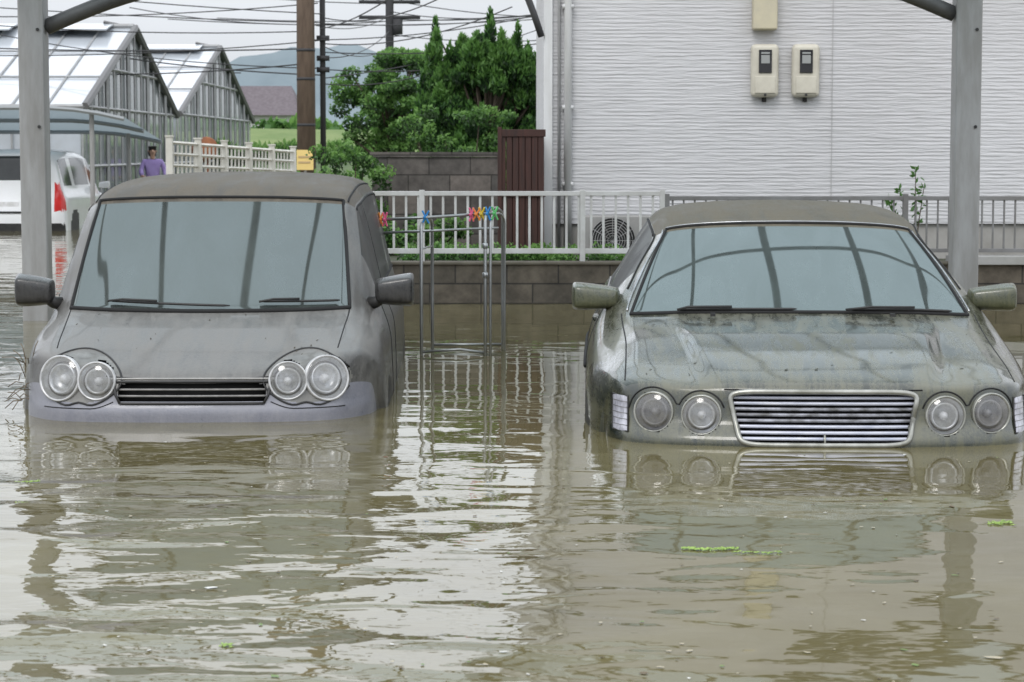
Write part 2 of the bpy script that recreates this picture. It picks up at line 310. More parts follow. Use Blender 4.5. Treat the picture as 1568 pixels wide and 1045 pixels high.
# ---- VAN control rows
px=[.80,.80,.79,.77,.70,.62,.52,.38,.2,0]; py_=[.60,.52,.44,.33,.19,.10,.05,.02,.005,0]
def prow(zs,dy,sx=1): return [(px[k]*sx,py_[k]+dy,zs[k]) for k in range(10)]
VAN=[
 prow([-.45]*10,0),
 prow([-.45,-.4,-.3]+[-.15]*7,-.02),
 prow([-.45,-.3,-.1]+[.03]*7,-.03),
 prow([-.45,-.25,0,.09,.10,.10,.095,.09,.09,.09],-.012),
 [(.80,.60,-.45),(.81,.55,-.2),(.80,.47,.05),(.775,.37,.235),(.705,.24,.272),(.625,.15,.262),(.52,.085,.228),(.38,.045,.196),(.2,.03,.185),(0,.025,.182)],
 [(.82,.6,-.45),(.835,.55,-.15),(.82,.5,.10),(.78,.43,.262),(.71,.34,.312),(.635,.29,.318),(.52,.235,.298),(.38,.215,.285),(.2,.205,.278),(0,.20,.275)],
 [(.82,.7,-.45),(.845,.68,-.15),(.835,.66,.13),(.79,.63,.32),(.72,.57,.368),(.645,.53,.378),(.53,.475,.373),(.38,.455,.368),(.2,.445,.365),(0,.44,.363)],
 [(.82,.95,-.45),(.845,.95,-.1),(.835,.96,.2),(.785,.97,.385),(.71,.90,.44),(.655,.79,.445),(.53,.74,.441),(.38,.705,.438),(.2,.687,.436),(0,.68,.435)],
 [(.83,1.2,-.45),(.85,1.2,-.1),(.84,1.2,.26),(.785,1.2,.455),(.69,1.13,.685),(.635,1.07,.69),(.52,1.03,.694),(.38,1.01,.697),(.2,.993,.699),(0,.99,.70)],
 [(.83,1.5,-.45),(.85,1.5,-.1),(.84,1.5,.28),(.785,1.5,.47),(.655,1.43,.91),(.60,1.36,.938),(.50,1.335,.947),(.38,1.315,.952),(.2,1.303,.956),(0,1.3,.957)],
 [(.83,1.75,-.45),(.85,1.75,-.1),(.84,1.75,.28),(.785,1.75,.47),(.665,1.7,.935),(.605,1.66,.985),(.50,1.63,1.01),(.38,1.61,1.022),(.2,1.6,1.03),(0,1.6,1.032)],
 [(.83,2.5,-.45),(.85,2.5,-.1),(.84,2.5,.28),(.785,2.5,.47),(.67,2.45,.96),(.61,2.4,1.02),(.50,2.4,1.048),(.38,2.4,1.06),(.2,2.4,1.07),(0,2.4,1.073)],
 [(.83,3.3,-.45),(.85,3.3,-.1),(.84,3.3,.28),(.78,3.3,.47),(.665,3.4,.95),(.61,3.4,1.01),(.50,3.4,1.04),(.38,3.4,1.052),(.2,3.4,1.06),(0,3.4,1.062)],
 [(.82,3.85,-.45),(.84,3.85,-.1),(.83,3.85,.28),(.77,3.85,.47),(.655,3.88,.88),(.59,3.92,.94),(.50,3.93,.97),(.38,3.94,.985),(.2,3.95,.99),(0,3.95,.99)],
 [(.81,3.9,-.45),(.83,3.9,-.1),(.81,3.93,.28),(.76,3.96,.45),(.68,4.0,.46),(.60,4.03,.46),(.50,4.04,.46),(.38,4.05,.46),(.2,4.05,.46),(0,4.05,.46)],
 [(.81,3.92,-.45),(.82,3.94,-.2),(.80,3.98,-.02),(.76,4.02,.03),(.68,4.07,.03),(.60,4.1,.03),(.50,4.11,.03),(.38,4.12,.03),(.2,4.12,.03),(0,4.12,.03)],
 [(.81,3.92,-.45),(.80,3.95,-.45),(.79,3.98,-.45),(.76,4.02,-.45),(.68,4.06,-.45),(.60,4.08,-.45),(.50,4.1,-.45),(.38,4.1,-.45),(.2,4.1,-.45),(0,4.1,-.45)],
]
B=Body(VAN,12)
van=empty('parked_minivan',(-1.405,9.93,0),R(1.3))
vpaint=carpaint('van_muddy_paint',(.040,.039,.038),(.140,.135,.125),(.185,.18,.168),amt=.52,rough=.40,coat=.5,topamt=.9,contrast=.30,streak=.55,scale=4,tmin=.55)
vroof=carpaint('van_muddy_roof',(.060,.050,.038),(.145,.123,.094),(.14,.12,.092),amt=.52,rough=.62,coat=.05,topamt=.65,contrast=.4,streak=.5,tmin=.25)
vbump=carpaint('van_bumper_paint',(.165,.17,.205),(.25,.25,.275),(.20,.195,.19),amt=.45,rough=.35,coat=.5,topamt=.4,contrast=.28,streak=.4)
vglass=dustyglass('van_windscreen_glass',(.046,.056,.051),(.78,.85,.85),.185,.045)
sideglass=dustyglass('side_glass_dusty',(.020,.020,.019),(.5,.53,.5),.13)
LV=[(.42,.178,.082),(.588,.185,.098)]
def vmat(u,vv,c):
    x,y,z=abs(c[0]),c[1],c[2]
    if y<.5 and u<5.2:
        for a,b_,r in LV:
            if (x-a)**2+(z-b_)**2<(r-.002)**2: return None
        if x<.33-.3*max(0,.13-z) and .088<z<.168 and u<4.4: return None
        ex=((x-.505)/.19)**2+((z-.183)/.104)**2
        if ex<1: return 6
    if u<3.35: 
        if x>.78 and (y-.86)**2+(z+.22)**2<.33**2: return 3
        return 2
    if 7.03<u<8.93 and vv>5: return 1
    if 3.12<vv<3.9 and 8.0<u<12.7 and not (9.95<u<10.1) and not (11.5<u<11.65): return 4
    if x>.78 and ((y-.86)**2+(z+.22)**2<.34**2 or (y-3.3)**2+(z+.22)**2<.34**2): return 3
    if 13.15<u<13.75 and vv>5: return 4
    if u>8.93 and vv>4: return 5
    return 0
housing=mat('lamp_housing',(.10,.097,.088),(.18,.175,.16),rough=.3,scale=15,coat=.5)
B.mesh('body',[vpaint,vglass,vbump,black,sideglass,vroof,housing],vmat,van)
mb=MB()
for sd in (1,-1):
    mb.tube(B.line((4.75,5.05),(7,5.0),off=-.001,side=sd),.0035,6)
    mb.tube(B.line((7,5),(9,5),off=.001,side=sd),.0085,8)
    mb.tube(B.line((8.0,3.1),(12.6,3.1),off=.0,side=sd,n=50),.008,6)
    mb.tube(B.line((8.9,3.92),(12.6,3.92),off=.0,side=sd,n=50),.006,6)
    mb.tube(B.line((7.9,.6),(7.9,3.1),off=-.001,side=sd),.004,6)
    mb.tube(B.line((10.0,.6),(10.0,3.9),off=-.001,side=sd),.004,6)
    mb.tube(B.line((9.0,4.6),(12.8,4.6),off=.0,side=sd,n=40),.0055,6)
mb.tube(B.line((7,5),(7,13),off=.004,n=60),.011,8)
mb.tube(B.line((9,5),(9,13),off=.002,n=60),.008,8)
mb.tube(B.line((4.02,7.0),(4.02,11.0),off=.0,n=40),.0035,6)
mb.build('window_seals_and_panel_gaps',[seam],van,True)
mb=MB()
for sd in (1,-1):
    for u in (10.45,11.75):
        p=B.pt(u,2.75 if sd>0 else 15.25); mb.cbox((p.x,p.y,p.z),(.03,.14,.028),0)
mb.build('door_handles',[vpaint],van,bevel=.01)
mb=MB()
for z,hw in ((.082,.315),(.174,.345)):
    mb.tube([B.front(-hw+2*hw*k/30,z,.004) for k in range(31)],.006,8,1)
for sd in (-1,1):
    mb.tube([B.front(sd*.345,.174,.004),B.front(sd*.335,.12,.006),B.front(sd*.315,.082,.004)],.006,8,1)
mb.box((-.36,.06,.07),(.36,.09,.19),0)
for z in (.112,.140):
    mb.tube([B.front(-.33+.66*k/30,z,-.012) for k in range(31)],.0065,8,2,flat=.8)
mb.build('grille',[seam,black,mat('grille_bar',(.13,.13,.125),(.25,.24,.23),rough=.4,scale=20)],van,True)
mb=MB(); mb.tube([B.front(-.36+.72*k/30,.187,.003) for k in range(31)],.0045,8); mb.build('grille_trim',[mat('trim_grey',(.25,.25,.24),(.35,.34,.32),rough=.35,scale=15)],van,True)
mb=MB()
for sd in (-1,1): mb.tube([B.front(sd*(.345+.02*k),.088-.03*math.sin(min(1,k/5)*1.5),.001) for k in range(17)],.0025,6)
mb.build('bumper_seam',[seam],van,True)
def lamp(mbs,c,ax,r,depth=.05):
    m1,m2,m3=mbs
    c=Vector(c); ax=Vector(ax).normalized()
    m1.lathe(c,ax,[(r*1.06,-.012),(r*1.05,.006),(r*1.0,.010),(r*.93,.004),(r*.92,-.01)],40)
    m2.lathe(c,ax,[(r*.95,0),(r*.86,-.018),(r*.80,-.024)],40,0)
    m2.lathe(c,ax,[(r*.80,-.024),(r*.79,-.034),(r*.70,-.034)],40,2)
    m2.lathe(c,ax,[(r*.70,-.034),(r*.69,-.012),(r*.60,-.012),(r*.57,-.03),(r*.42,-depth*.85),(r*.2,-depth),(0.001,-depth)],40,0)
    m2.lathe(c,ax,[(0.001,-depth*.25),(r*.14,-depth*.28),(r*.22,-depth*.6),(r*.22,-depth)],20,1)
    m3.lathe(c,ax,[(r*.97,.005),(r*.8,.014),(r*.5,.021),(r*.2,.024),(.001,.0245)],40)
m1,m2,m3=MB(),MB(),MB()
for sd in (-1,1):
    for (a,zz,r),ax in zip(LV,((.12,-1,.12),(.42,-1,.18))):
        p=B.front(sd*a,zz)
        lamp((m1,m2,m3),p+Vector((0,-.012,0)),(sd*ax[0],ax[1],ax[2]),r)
ring=mat('lamp_bezel',(.40,.40,.40),(.62,.62,.62),rough=.3,metal=.3,scale=20)
m1.build('headlight_rims',[ring],van,True); m2.build('headlight_reflectors',[silver,lampwhite,lampgrey],van,True); m3.build('headlight_lenses',[cover],van,True)
mb=MB()
for sd in (-1,1):
    pts=[]
    for k in range(60):
        t=2*math.pi*k/59
        x=.505+.195*math.cos(t); z=.183+.108*math.sin(t)*(1-.12*math.cos(2*t))
        if math.sin(t)<0: z+= .022*math.exp(-((x-.5)/.04)**2)
        if x<.69: pts.append(B.front(sd*x,z,.003))
    mb.tube(pts,.0045,6)
mb.build('headlight_housing_seal',[black],van,True)
def mirror(name,parent,c,w_,h_,d_,matl,sd):
    me=bpy.data.meshes.new(name); bm=bmesh.new(); bmesh.ops.create_cube(bm,size=1)
    for v in bm.verts:
        v.co.x*=w_;v.co.y*=d_;v.co.z*=h_
        if v.co.x*sd<0: v.co.z=v.co.z*.72-.01; v.co.y*=.8
        if v.co.y<0: v.co.z*=.72; v.co.x*=.88
    bmesh.ops.bevel(bm,geom=bm.edges[:]+bm.verts[:],offset=min(h_,d_)*.22,segments=2,affect='EDGES',profile=.6)
    bm.to_mesh(me); bm.free(); me.materials.append(matl)
    for p in me.polygons: p.use_smooth=True
    o=link(bpy.data.objects.new(name,me),parent); o.location=c; s=o.modifiers.new('s','SUBSURF'); s.levels=2;s.render_levels=2
    return o
vmir=carpaint('mirror_muddy',(.012,.012,.012),(.05,.047,.043),(.16,.15,.135),amt=.3,rough=.35,coat=.4,topamt=.45)
for sd in (-1,1):
    mirror('mirror_housing',van,(sd*.862,.98,.52),.20,.185,.13,vmir,sd)
    mb=MB(); mb.tube([(sd*.73,1.02,.45),(sd*.775,1.0,.46),(sd*.81,.99,.49)],[.035,.028,.03],8); mb.build('mirror_arm',[black],van,True)
def wiper(parent,B,pa,pb,name='wiper',pivot=None):
    mb=MB(); P=[B.pt(pa[0]+(pb[0]-pa[0])*k/20,pa[1]+(pb[1]-pa[1])*k/20)+Vector((0,-.014,.012)) for k in range(21)]
    mb.tube(P,[.003]+[.0065]*19+[.003],6)
    Q=[P[9]+Vector((0,-.012,.012)),P[3]+Vector((0,-.02,.012)),P[0]+Vector((0.0,-.03,.0))]
    mb.tube(Q,.006,6); mb.build(name,[black],parent,True)
wiper(van,B,(7.12,6.4),(7.06,9.5)); wiper(van,B,(7.12,10.2),(7.1,12.6))
def wheel(parent,x,y,z,r=.3):
    mb=MB(); s=1 if x>0 else -1
    mb.lathe((x,y,z),(s,0,0),[(.001,-.02),(r*.6,-.01),(r*.66,.0),(r*.68,.02),(r*.93,.03),(r,0),(r,-.17),(r*.9,-.2)],36,0)
    for k in range(5):
        a=2*math.pi*k/5; mb.cbox((x+s*.008,y+math.cos(a)*r*.33,z+math.sin(a)*r*.33),(.02,r*.6,.05),1,Matrix.Rotation(a,3,'X'))
    mb.build('wheel',[black,silver],parent,True)
for y in (.86,3.3):
    for s in (-1,1): wheel(van,s*.74,y,-.22)
mb=MB()
for k in range(22):
    p=Vector((-.76+random.uniform(-.05,.03),.32,.15+random.uniform(-.10,.12)))
    q=p+Vector((random.uniform(-.10,.03),random.uniform(-.06,.05),random.uniform(-.06,.09))); mb.tube([p,(p+q)/2+Vector((0,0,.015)),q],.0022,5)
mb.build('stuck_twigs',[mat('dry_twig',(.16,.12,.07),(.09,.065,.035),scale=20)],van,True)

# ---- SEDAN control rows
sxp=[.90,.895,.885,.86,.79,.67,.53,.38,.2,0]; syp=[.55,.47,.40,.30,.16,.085,.045,.02,.005,0]
def q(zs,dy): return [(sxp[k],syp[k]+dy,zs[k]) for k in range(10)]
SED=[
 q([-.45]*10,0), q([-.45,-.4,-.3]+[-.12]*7,-.05), q([-.45,-.3,-.1]+[.006]*7,-.055),
 q([-.45,-.25,0]+[.1]*7,0.0),
 [(.89,.55,-.45),(.905,.47,-.2),(.90,.41,.05),(.865,.34,.195),(.80,.2,.222),(.68,.12,.226),(.53,.075,.222),(.38,.045,.222),(.2,.033,.225),(0,.03,.226)],
 [(.92,.6,-.45),(.94,.55,-.2),(.93,.52,.08),(.885,.46,.225),(.80,.34,.272),(.69,.29,.285),(.54,.262,.281),(.44,.255,.309),(.2,.25,.316),(0,.25,.318)],
 [(.95,.85,-.45),(.97,.85,-.2),(.965,.85,.12),(.905,.82,.285),(.80,.73,.340),(.70,.69,.358),(.57,.665,.358),(.48,.655,.390),(.2,.65,.396),(0,.65,.397)],
 [(.95,1.4,-.45),(.975,1.4,-.2),(.97,1.4,.15),(.915,1.4,.37),(.815,1.32,.437),(.765,1.23,.44),(.63,1.18,.447),(.5,1.15,.453),(.2,1.125,.456),(0,1.12,.457)],
 [(.95,1.75,-.45),(.975,1.75,-.2),(.97,1.75,.2),(.89,1.75,.435),(.735,1.67,.615),(.685,1.59,.632),(.57,1.54,.652),(.42,1.51,.661),(.2,1.485,.665),(0,1.48,.666)],
 [(.95,2.1,-.45),(.975,2.1,-.2),(.97,2.1,.2),(.875,2.1,.445),(.64,2.02,.775),(.585,1.935,.803),(.49,1.895,.82),(.36,1.87,.83),(.2,1.856,.836),(0,1.85,.838)],
 [(.95,2.4,-.45),(.975,2.4,-.2),(.97,2.4,.2),(.875,2.4,.45),(.65,2.35,.82),(.595,2.3,.86),(.49,2.28,.886),(.36,2.26,.90),(.2,2.25,.907),(0,2.25,.909)],
 [(.95,2.9,-.45),(.975,2.9,-.2),(.97,2.9,.2),(.87,2.9,.455),(.65,2.9,.83),(.595,2.85,.878),(.49,2.85,.905),(.36,2.85,.918),(.2,2.85,.926),(0,2.85,.929)],
 [(.94,3.4,-.45),(.965,3.4,-.2),(.955,3.4,.2),(.86,3.4,.46),(.63,3.4,.78),(.57,3.4,.83),(.48,3.4,.855),(.36,3.4,.87),(.2,3.4,.876),(0,3.4,.878)],
 [(.93,3.95,-.45),(.95,3.95,-.2),(.94,3.95,.22),(.86,3.95,.45),(.76,3.97,.50),(.67,3.98,.53),(.55,3.99,.545),(.38,4.0,.55),(.2,4.0,.555),(0,4.0,.555)],
 [(.90,4.45,-.45),(.92,4.45,-.2),(.91,4.45,.2),(.84,4.48,.42),(.74,4.52,.46),(.65,4.54,.475),(.53,4.55,.485),(.38,4.56,.49),(.2,4.57,.495),(0,4.57,.495)],
 [(.89,4.5,-.45),(.90,4.52,-.25),(.88,4.55,.0),(.83,4.59,.12),(.74,4.63,.12),(.65,4.66,.12),(.53,4.68,.12),(.38,4.69,.12),(.2,4.7,.12),(0,4.7,.12)],
 [(.89,4.5,-.45),(.88,4.53,-.45),(.86,4.55,-.45),(.83,4.58,-.45),(.74,4.62,-.45),(.65,4.65,-.45),(.53,4.67,-.45),(.38,4.68,-.45),(.2,4.68,-.45),(0,4.68,-.45)],
]
S=Body(SED,12)
sed=empty('parked_sedan',(1.258,9.12,0),R(-2.3))
spaint=carpaint('sedan_muddy_paint',(.010,.016,.010),(.100,.100,.062),(.165,.165,.130),amt=.38,rough=.25,coat=1.0,topamt=.85,metal=.1,scale=3.6,contrast=.42,streak=.85,band=(.36,.66),tmin=.22)
sroof=carpaint('sedan_muddy_roof',(.060,.053,.034),(.14,.122,.086),(.12,.106,.076),amt=.52,rough=.58,coat=.1,topamt=.65,contrast=.38,tmin=.25)
sglass=dustyglass('sedan_windscreen_glass',(.040,.054,.050),(.78,.88,.88),.225,.035)
LS=[(.492,.118,.079),(.684,.124,.080)]
def ghw(z): return .335+.045*min(1,max(0,(z-.0)/.2))
def smat(u,vv,c):
    x,y,z=abs(c[0]),c[1],c[2]
    if y<.5 and u<5.0:
        for a,b_,r in LS:
            if (x-a)**2+(z-b_)**2<(r-.002)**2: return None
        if x<ghw(z)-.008 and .018<z<.208 and u<4.6: return None
    if 7.03<u<8.93 and vv>5: return 1
    if 3.12<vv<3.9 and 8.0<u<12.2 and not (10.3<u<10.5): return 3
    if x>.84 and ((y-.87)**2+(z+.2)**2<.335**2 or (y-3.65)**2+(z+.2)**2<.335**2): return 2
    if 12.1<u<12.95 and vv>5: return 3
    if u>8.93 and vv>4 and u<12.1: return 4
    return 0
S.mesh('body',[spaint,sglass,black,sideglass,sroof],smat,sed)
mb=MB()
for sd in (1,-1):
    mb.tube(S.line((4.3,4.0),(7,4.15),off=-.001,side=sd),.0035,6)
    mb.tube(S.line((7,5),(9,5),off=.001,side=sd),.0075,8,0)
    mb.tube(S.line((7.1,4.72),(9,4.72),off=.002,side=sd),.0055,8,1)
    mb.tube(S.line((8.0,3.08),(12.2,3.08),off=.003,side=sd,n=50),.007,6,1)
    mb.tube(S.line((7.6,4.0),(9,4.0),off=.0,side=sd,n=30),.006,6,0)
    mb.tube(S.line((9,3.95),(12.2,3.95),off=.0,side=sd,n=50),.007,6,0)
    mb.tube(S.line((7.7,.6),(7.7,3.3),off=-.001,side=sd),.004,6)
    mb.tube(S.line((10.4,.6),(10.4,3.1),off=-.001,side=sd),.004,6)
    mb.tube(S.line((7.4,2.0),(13.2,2.0),off=.004,side=sd,n=60),.010,6,0)
mb.tube(S.line((7,5),(7,13),off=.003,n=60),.010,8)
mb.tube(S.line((9,5),(9,13),off=.002,n=60),.0075,8,0)
mb.tube(S.line((9.06,5),(9.06,13),off=.003,n=60),.004,8,1)
mb.build('window_seals_and_panel_gaps',[seam,chrome],sed,True)
mb=MB()
for sd in (1,-1):
    for u in (9.7,11.4):
        p=S.pt(u,2.6 if sd>0 else 15.4); mb.cbox((p.x,p.y,p.z),(.035,.15,.03),0)
mb.build('door_handles',[spaint],sed,bevel=.01)
mb=MB()
mb.tube([S.front(-.40+.8*k/40,.222,.002) for k in range(41)],.003,6)
for sd in (-1,1):
    pts=[]
    for k in range(40):
        x=.40+.44*k/39
        z=.118+math.sqrt(max(0,.097**2-(x-.492)**2)) if x<.588 else .124+math.sqrt(max(0,.099**2-(x-.684)**2))
        pts.append(S.front(sd*x,max(z,.135),.001))
    mb.tube(pts,.0035,6)
mb.build('bonnet_edge_gap',[seam],sed,True)
gm=mat('grille_frame_muddy',(.22,.22,.19),(.40,.40,.37),rough=.25,metal=.5,scale=12)
gb=mat('grille_bar_silver',(.36,.38,.46),(.56,.57,.63),rough=.35,metal=.25,scale=10,stretch=(1,1,4))
gd=mat('grille_bar_dirty',(.10,.10,.10),(.36,.37,.42),rough=.4,metal=.2,scale=16,stretch=(1,1,2))
mb=MB()
fr=[]
for t in range(0,49):
    a=2*math.pi*t/48; ca,sa=math.cos(a),math.sin(a); e=.22
    cx=math.copysign(abs(ca)**e,ca); cz=math.copysign(abs(sa)**e,sa)
    z=.112+.104*cz; fr.append(S.front(ghw(z)*cx,z,.008))
mb.tube(fr,.011,8,0)
mb.box((-.39,.09,-.02),(.39,.12,.225),1)
for k in range(8):
    z=.030+.0228*k
    hw=ghw(z)-.004
    P=[S.front(-hw+2*hw*i/30,z,-.012) for i in range(31)]
    vs=[];fs=[]
    for p in P: vs+= [p+Vector((0,.012,.0075)),p+Vector((0,-.002,.0055)),p+Vector((0,-.004,-.0055)),p+Vector((0,.010,-.0075))]
    for i in range(30):
        for j in range(4): 
            fs.append((i*4+j,i*4+(j+1)%4,(i+1)*4+(j+1)%4,(i+1)*4+j))
    mb.add(vs,fs,3 if 3<=k<=5 else 2)
mb.tube([S.front(0,.015,.004),S.front(0,.05,.008)],.005,6,0)
mb.build('grille',[gm,seam,gb,gd],sed,True)
m1,m2,m3=MB(),MB(),MB(); m2b=MB()
for sd in (-1,1):
    for n_,((a,zz,r),ax) in enumerate(zip(LS,((.1,-1,.05),(.28,-1,.05)))):
        p=S.front(sd*a,zz); lamp((m1,m2 if n_==0 else m2b,m3),p+Vector((0,-.01,0)),(sd*ax[0],ax[1],ax[2]),r)
m1.build('headlight_rims',[gm],sed,True); m2.build('headlight_reflectors',[silver,lampwhite,lampgrey],sed,True)
m2b.build('headlight_reflectors_outer',[lampgrey,lampgrey,lampgrey],sed,True); m3.build('headlight_lenses',[cover],sed,True)
mb=MB()
for sd in (-1,1):
    vs=[];nx,nz=8,10
    for i in range(nz+1):
        for j in range(nx+1):
            fx=j/nx; z=.040+.140*i/nz; x=.788+.062*fx
            p=S.front(sd*x,z,.010 if (0<i<nz and 0<j<nx) else .001); vs.append(p)
    fs=[(i*(nx+1)+j,i*(nx+1)+j+1,(i+1)*(nx+1)+j+1,(i+1)*(nx+1)+j) if sd>0 else (i*(nx+1)+j,(i+1)*(nx+1)+j,(i+1)*(nx+1)+j+1,i*(nx+1)+j+1) for i in range(nz) for j in range(nx)]
    mb.add(vs,fs)
    bd=[S.front(sd*x,z,.003) for x,z in ((.788,.04),(.85,.04),(.85,.11),(.85,.18),(.788,.18),(.788,.11),(.788,.04))]
    mb.tube(bd,.004,6,1)
    for i in range(1,6): 
        z=.04+.14*i/6; mb.tube([S.front(sd*.792,z,.011),S.front(sd*.82,z,.013),S.front(sd*.847,z,.011)],.0018,5,2)
mb.build('corner_lamps',[mat('corner_lamp_lens',(.50,.50,.56),(.28,.28,.32),rough=.15,scale=30,stretch=(5,1,1),coat=.8),black,lampgrey],sed,True)
smir=carpaint('sedan_mirror_paint',(.030,.038,.018),(.115,.115,.062),(.17,.17,.12),amt=.4,rough=.3,coat=.8,topamt=.4)
for sd in (-1,1):
    mirror('mirror_housing',sed,(sd*.925,1.52,.505),.24,.155,.14,smir,sd)
    mb=MB(); mb.tube([(sd*.80,1.6,.44),(sd*.84,1.57,.45),(sd*.87,1.54,.475)],[.04,.03,.03],8); mb.build('mirror_arm',[smir],sed,True)
wiper(sed,S,(7.03,6.6),(7.03,8.9)); wiper(sed,S,(7.03,10.0),(7.03,12.4))
for y in (.87,3.65):
    for s in (-1,1): wheel(sed,s*.86,y,-.2,.31)
mb=MB()
for s in (-1,1): mb.cbox((s*.40,1.03,.455),(.022,.03,.014),0)
mb.build('washer_jets',[black],sed)
mb=MB()
for k in range(26):
    u=random.uniform(4.6,6.9); v_=random.uniform(4.5,13.5); p=S.pt(u,v_)+Vector((0,0,.003)); a=random.uniform(0,3.14); l=random.uniform(.004,.013)
    d=Vector((math.cos(a)*l,math.sin(a)*l,.004)); w_=Vector((-math.sin(a)*l*.4,math.cos(a)*l*.4,.001)); mb.add([p-d,p+w_,p+d,p-w_],[(0,1,2,3)])
mb.build('stuck_leaf_bits',[mat('leaf_bits_dark',(.03,.03,.015))],sed)
mb=MB()
for k in range(18):
    u=random.uniform(4.4,6.9); v_=random.uniform(5.5,12.5); p=B.pt(u,v_)+Vector((0,0,.003)); a=random.uniform(0,3.14); l=random.uniform(.004,.010)
    d=Vector((math.cos(a)*l,math.sin(a)*l,.004)); w_=Vector((-math.sin(a)*l*.4,math.cos(a)*l*.4,.001)); mb.add([p-d,p+w_,p+d,p-w_],[(0,1,2,3)])
mb.build('stuck_leaf_bits',[mat('leaf_bits_brown',(.04,.03,.015))],van)

# ------------------------------------------------------------------ carport
cp=empty('carport',(0,0,0))
def arch(x,base=2.34,rise=.5,hw=3.45): return base+rise*(1-(x/hw)**2)
mb=MB()
mb.box((-3.42,15.86,-.5),(-3.24,16.04,2.33)); mb.box((3.075,15.86,-.5),(3.255,16.04,2.33))
mb.build('posts',[alu],cp,False,bevel=.012)
mb=MB()
for z0 in (2.02,1.35):
    for x in (-3.33,3.165): mb.tube([(x+.05,15.855,z0),(x+.05,15.85,z0)],.012,8)
mb.build('post_bolts',[black],cp)
mb=MB()
for sd,xp,zb in ((1,-3.24,2.04),(-1,3.075,2.13)):
    P=[(xp+sd*t,15.95,zb+.30*math.sin(min(1,t/1.1)*math.pi/2)) for t in [i*.11 for i in range(11)]]
    mb.tube(P,.055,10)
mb.tube([(x,15.95,arch(x,2.30,.42)) for x in np.linspace(-3.42,3.42,30)],.06,8)
for y in (10.6,12.2,14.0): mb.tube([(x,y,arch(x)+.03) for x in np.linspace(-3.45,3.45,30)],.032,6)
for x in np.arange(-3.45,3.5,.69):
    mb.tube([(x,10.2,arch(x)+.03),(x,16.2,arch(x)+.03)],.028,6)
mb.build('roof_frame',[mat('roof_frame_aluminium',(.06,.06,.06),(.10,.098,.095),rough=.5)],cp,True)
m,nt,b=newmat('polycarbonate_panel'); L=nt.links.new
tr=nd(nt,'ShaderNodeBsdfTranslucent'); tr.inputs[0].default_value=(.56,.63,.65,1)
tp=nd(nt,'ShaderNodeBsdfTransparent'); tp.inputs[0].default_value=(.70,.76,.78,1)
mx=nd(nt,'ShaderNodeMixShader'); mx.inputs[0].default_value=.6; L(tr.outputs[0],mx.inputs[1]); L(tp.outputs[0],mx.inputs[2]); L(mx.outputs[0],nt.nodes['Material Output'].inputs[0])
xs=np.linspace(-3.45,3.45,21); v=[(x,y,arch(x)+.08) for y in (10.2,16.2) for x in xs]
mesh_obj('roof_panels',v,[(i,i+1,22+i,21+i) for i in range(20)],[m],cp,True)

# ------------------------------------------------------------------ retaining wall, yard, fences
wallm=blockmat('old_concrete_block',(.13,.108,.082),(.09,.077,.06),(.04,.035,.03),.40,.155)
rw=empty('concrete_block_wall')
mb=MB(); mb.box((-1.7,17.64,-.5),(9,17.82,.30)); mb.box((-1.7,17.825,-.5),(-1.52,24,.30)); mb.build('wall',[wallm],rw)
mb=MB(); mb.box((-1.72,17.62,.302),(3.4,17.84,.325)); mb.build('coping',[mat('coping_mossy',(.09,.08,.06),(.15,.135,.105),rough=.9,scale=5)],rw,bevel=.006)
mb=MB(); mb.box((3.4,17.60,.302),(9,17.84,.37)); mb.build('coping_light',[mat('coping_concrete',(.33,.33,.31),(.42,.41,.4),rough=.9,scale=5)],rw,bevel=.006)
mesh_obj('yard_ground',[(-1.6,17.75,.26),(14,17.75,.26),(14,32,.26),(-1.6,32,.26)],[(0,1,2,3)],[mat('yard_soil',(.06,.055,.04),(.035,.055,.02),rough=.95,scale=3,bump=.02)])
whitep=mat('white_fence_paint',(.64,.64,.63),(.50,.49,.47),rough=.45,scale=5)
greyp=mat('grey_fence_paint',(.22,.22,.22),(.16,.155,.15),rough=.5,scale=5)
mb=MB()
mb.box((-1.45,17.71,.835),(1.18,17.75,.870)); mb.box((-1.45,17.715,.385),(1.18,17.745,.425))
x=-1.4
while x<1.17: mb.box((x-.0095,17.722,.425),(x+.0095,17.738,.835)); x+=.096
for x in (-1.42,-.70,.55,1.17): mb.box((x-.02,17.705,.325),(x+.02,17.755,.88))
mb.build('white_railing_fence',[whitep],None,bevel=.003)
mb=MB()
mb.box((1.2,17.71,.80),(6.5,17.75,.832)); mb.box((1.2,17.715,.395),(6.5,17.745,.425))
x=1.25
while x<6.5: mb.box((x-.007,17.722,.425),(x+.007,17.738,.80)); x+=.086
for x in (1.205,3.06,4.9): mb.box((x-.02,17.705,.325),(x+.02,17.755,.85))
mb.build('grey_railing_fence',[greyp],None,bevel=.003)

# ------------------------------------------------------------------ white house
hs=empty('white_house')
m,nt,b=newmat('siding_white'); L=nt.links.new
tc=nd(nt,'ShaderNodeTexCoord')
mp=nd(nt,'ShaderNodeMapping',Scale=(3.6,3.6,40)); L(tc.outputs['Object'],mp.inputs[0])
n=nd(nt,'ShaderNodeTexNoise',Scale=1,Detail=3,Roughness=.6,Distortion=.0); L(mp.outputs[0],n.inputs[0])
wv=nd(nt,'ShaderNodeTexWave',wave_type='BANDS',bands_direction='Z',Scale=10,Distortion=1.6,Detail=3); wv.inputs['Detail Scale'].default_value=2
mpw=nd(nt,'ShaderNodeMapping',Scale=(.45,.45,1)); L(tc.outputs['Object'],mpw.inputs[0]); L(mpw.outputs[0],wv.inputs[0])
cmb=nd(nt,'ShaderNodeMath',operation='MULTIPLY_ADD'); L(wv.outputs[1],cmb.inputs[0]); cmb.inputs[1].default_value=.16; L(n.outputs[0],cmb.inputs[2])
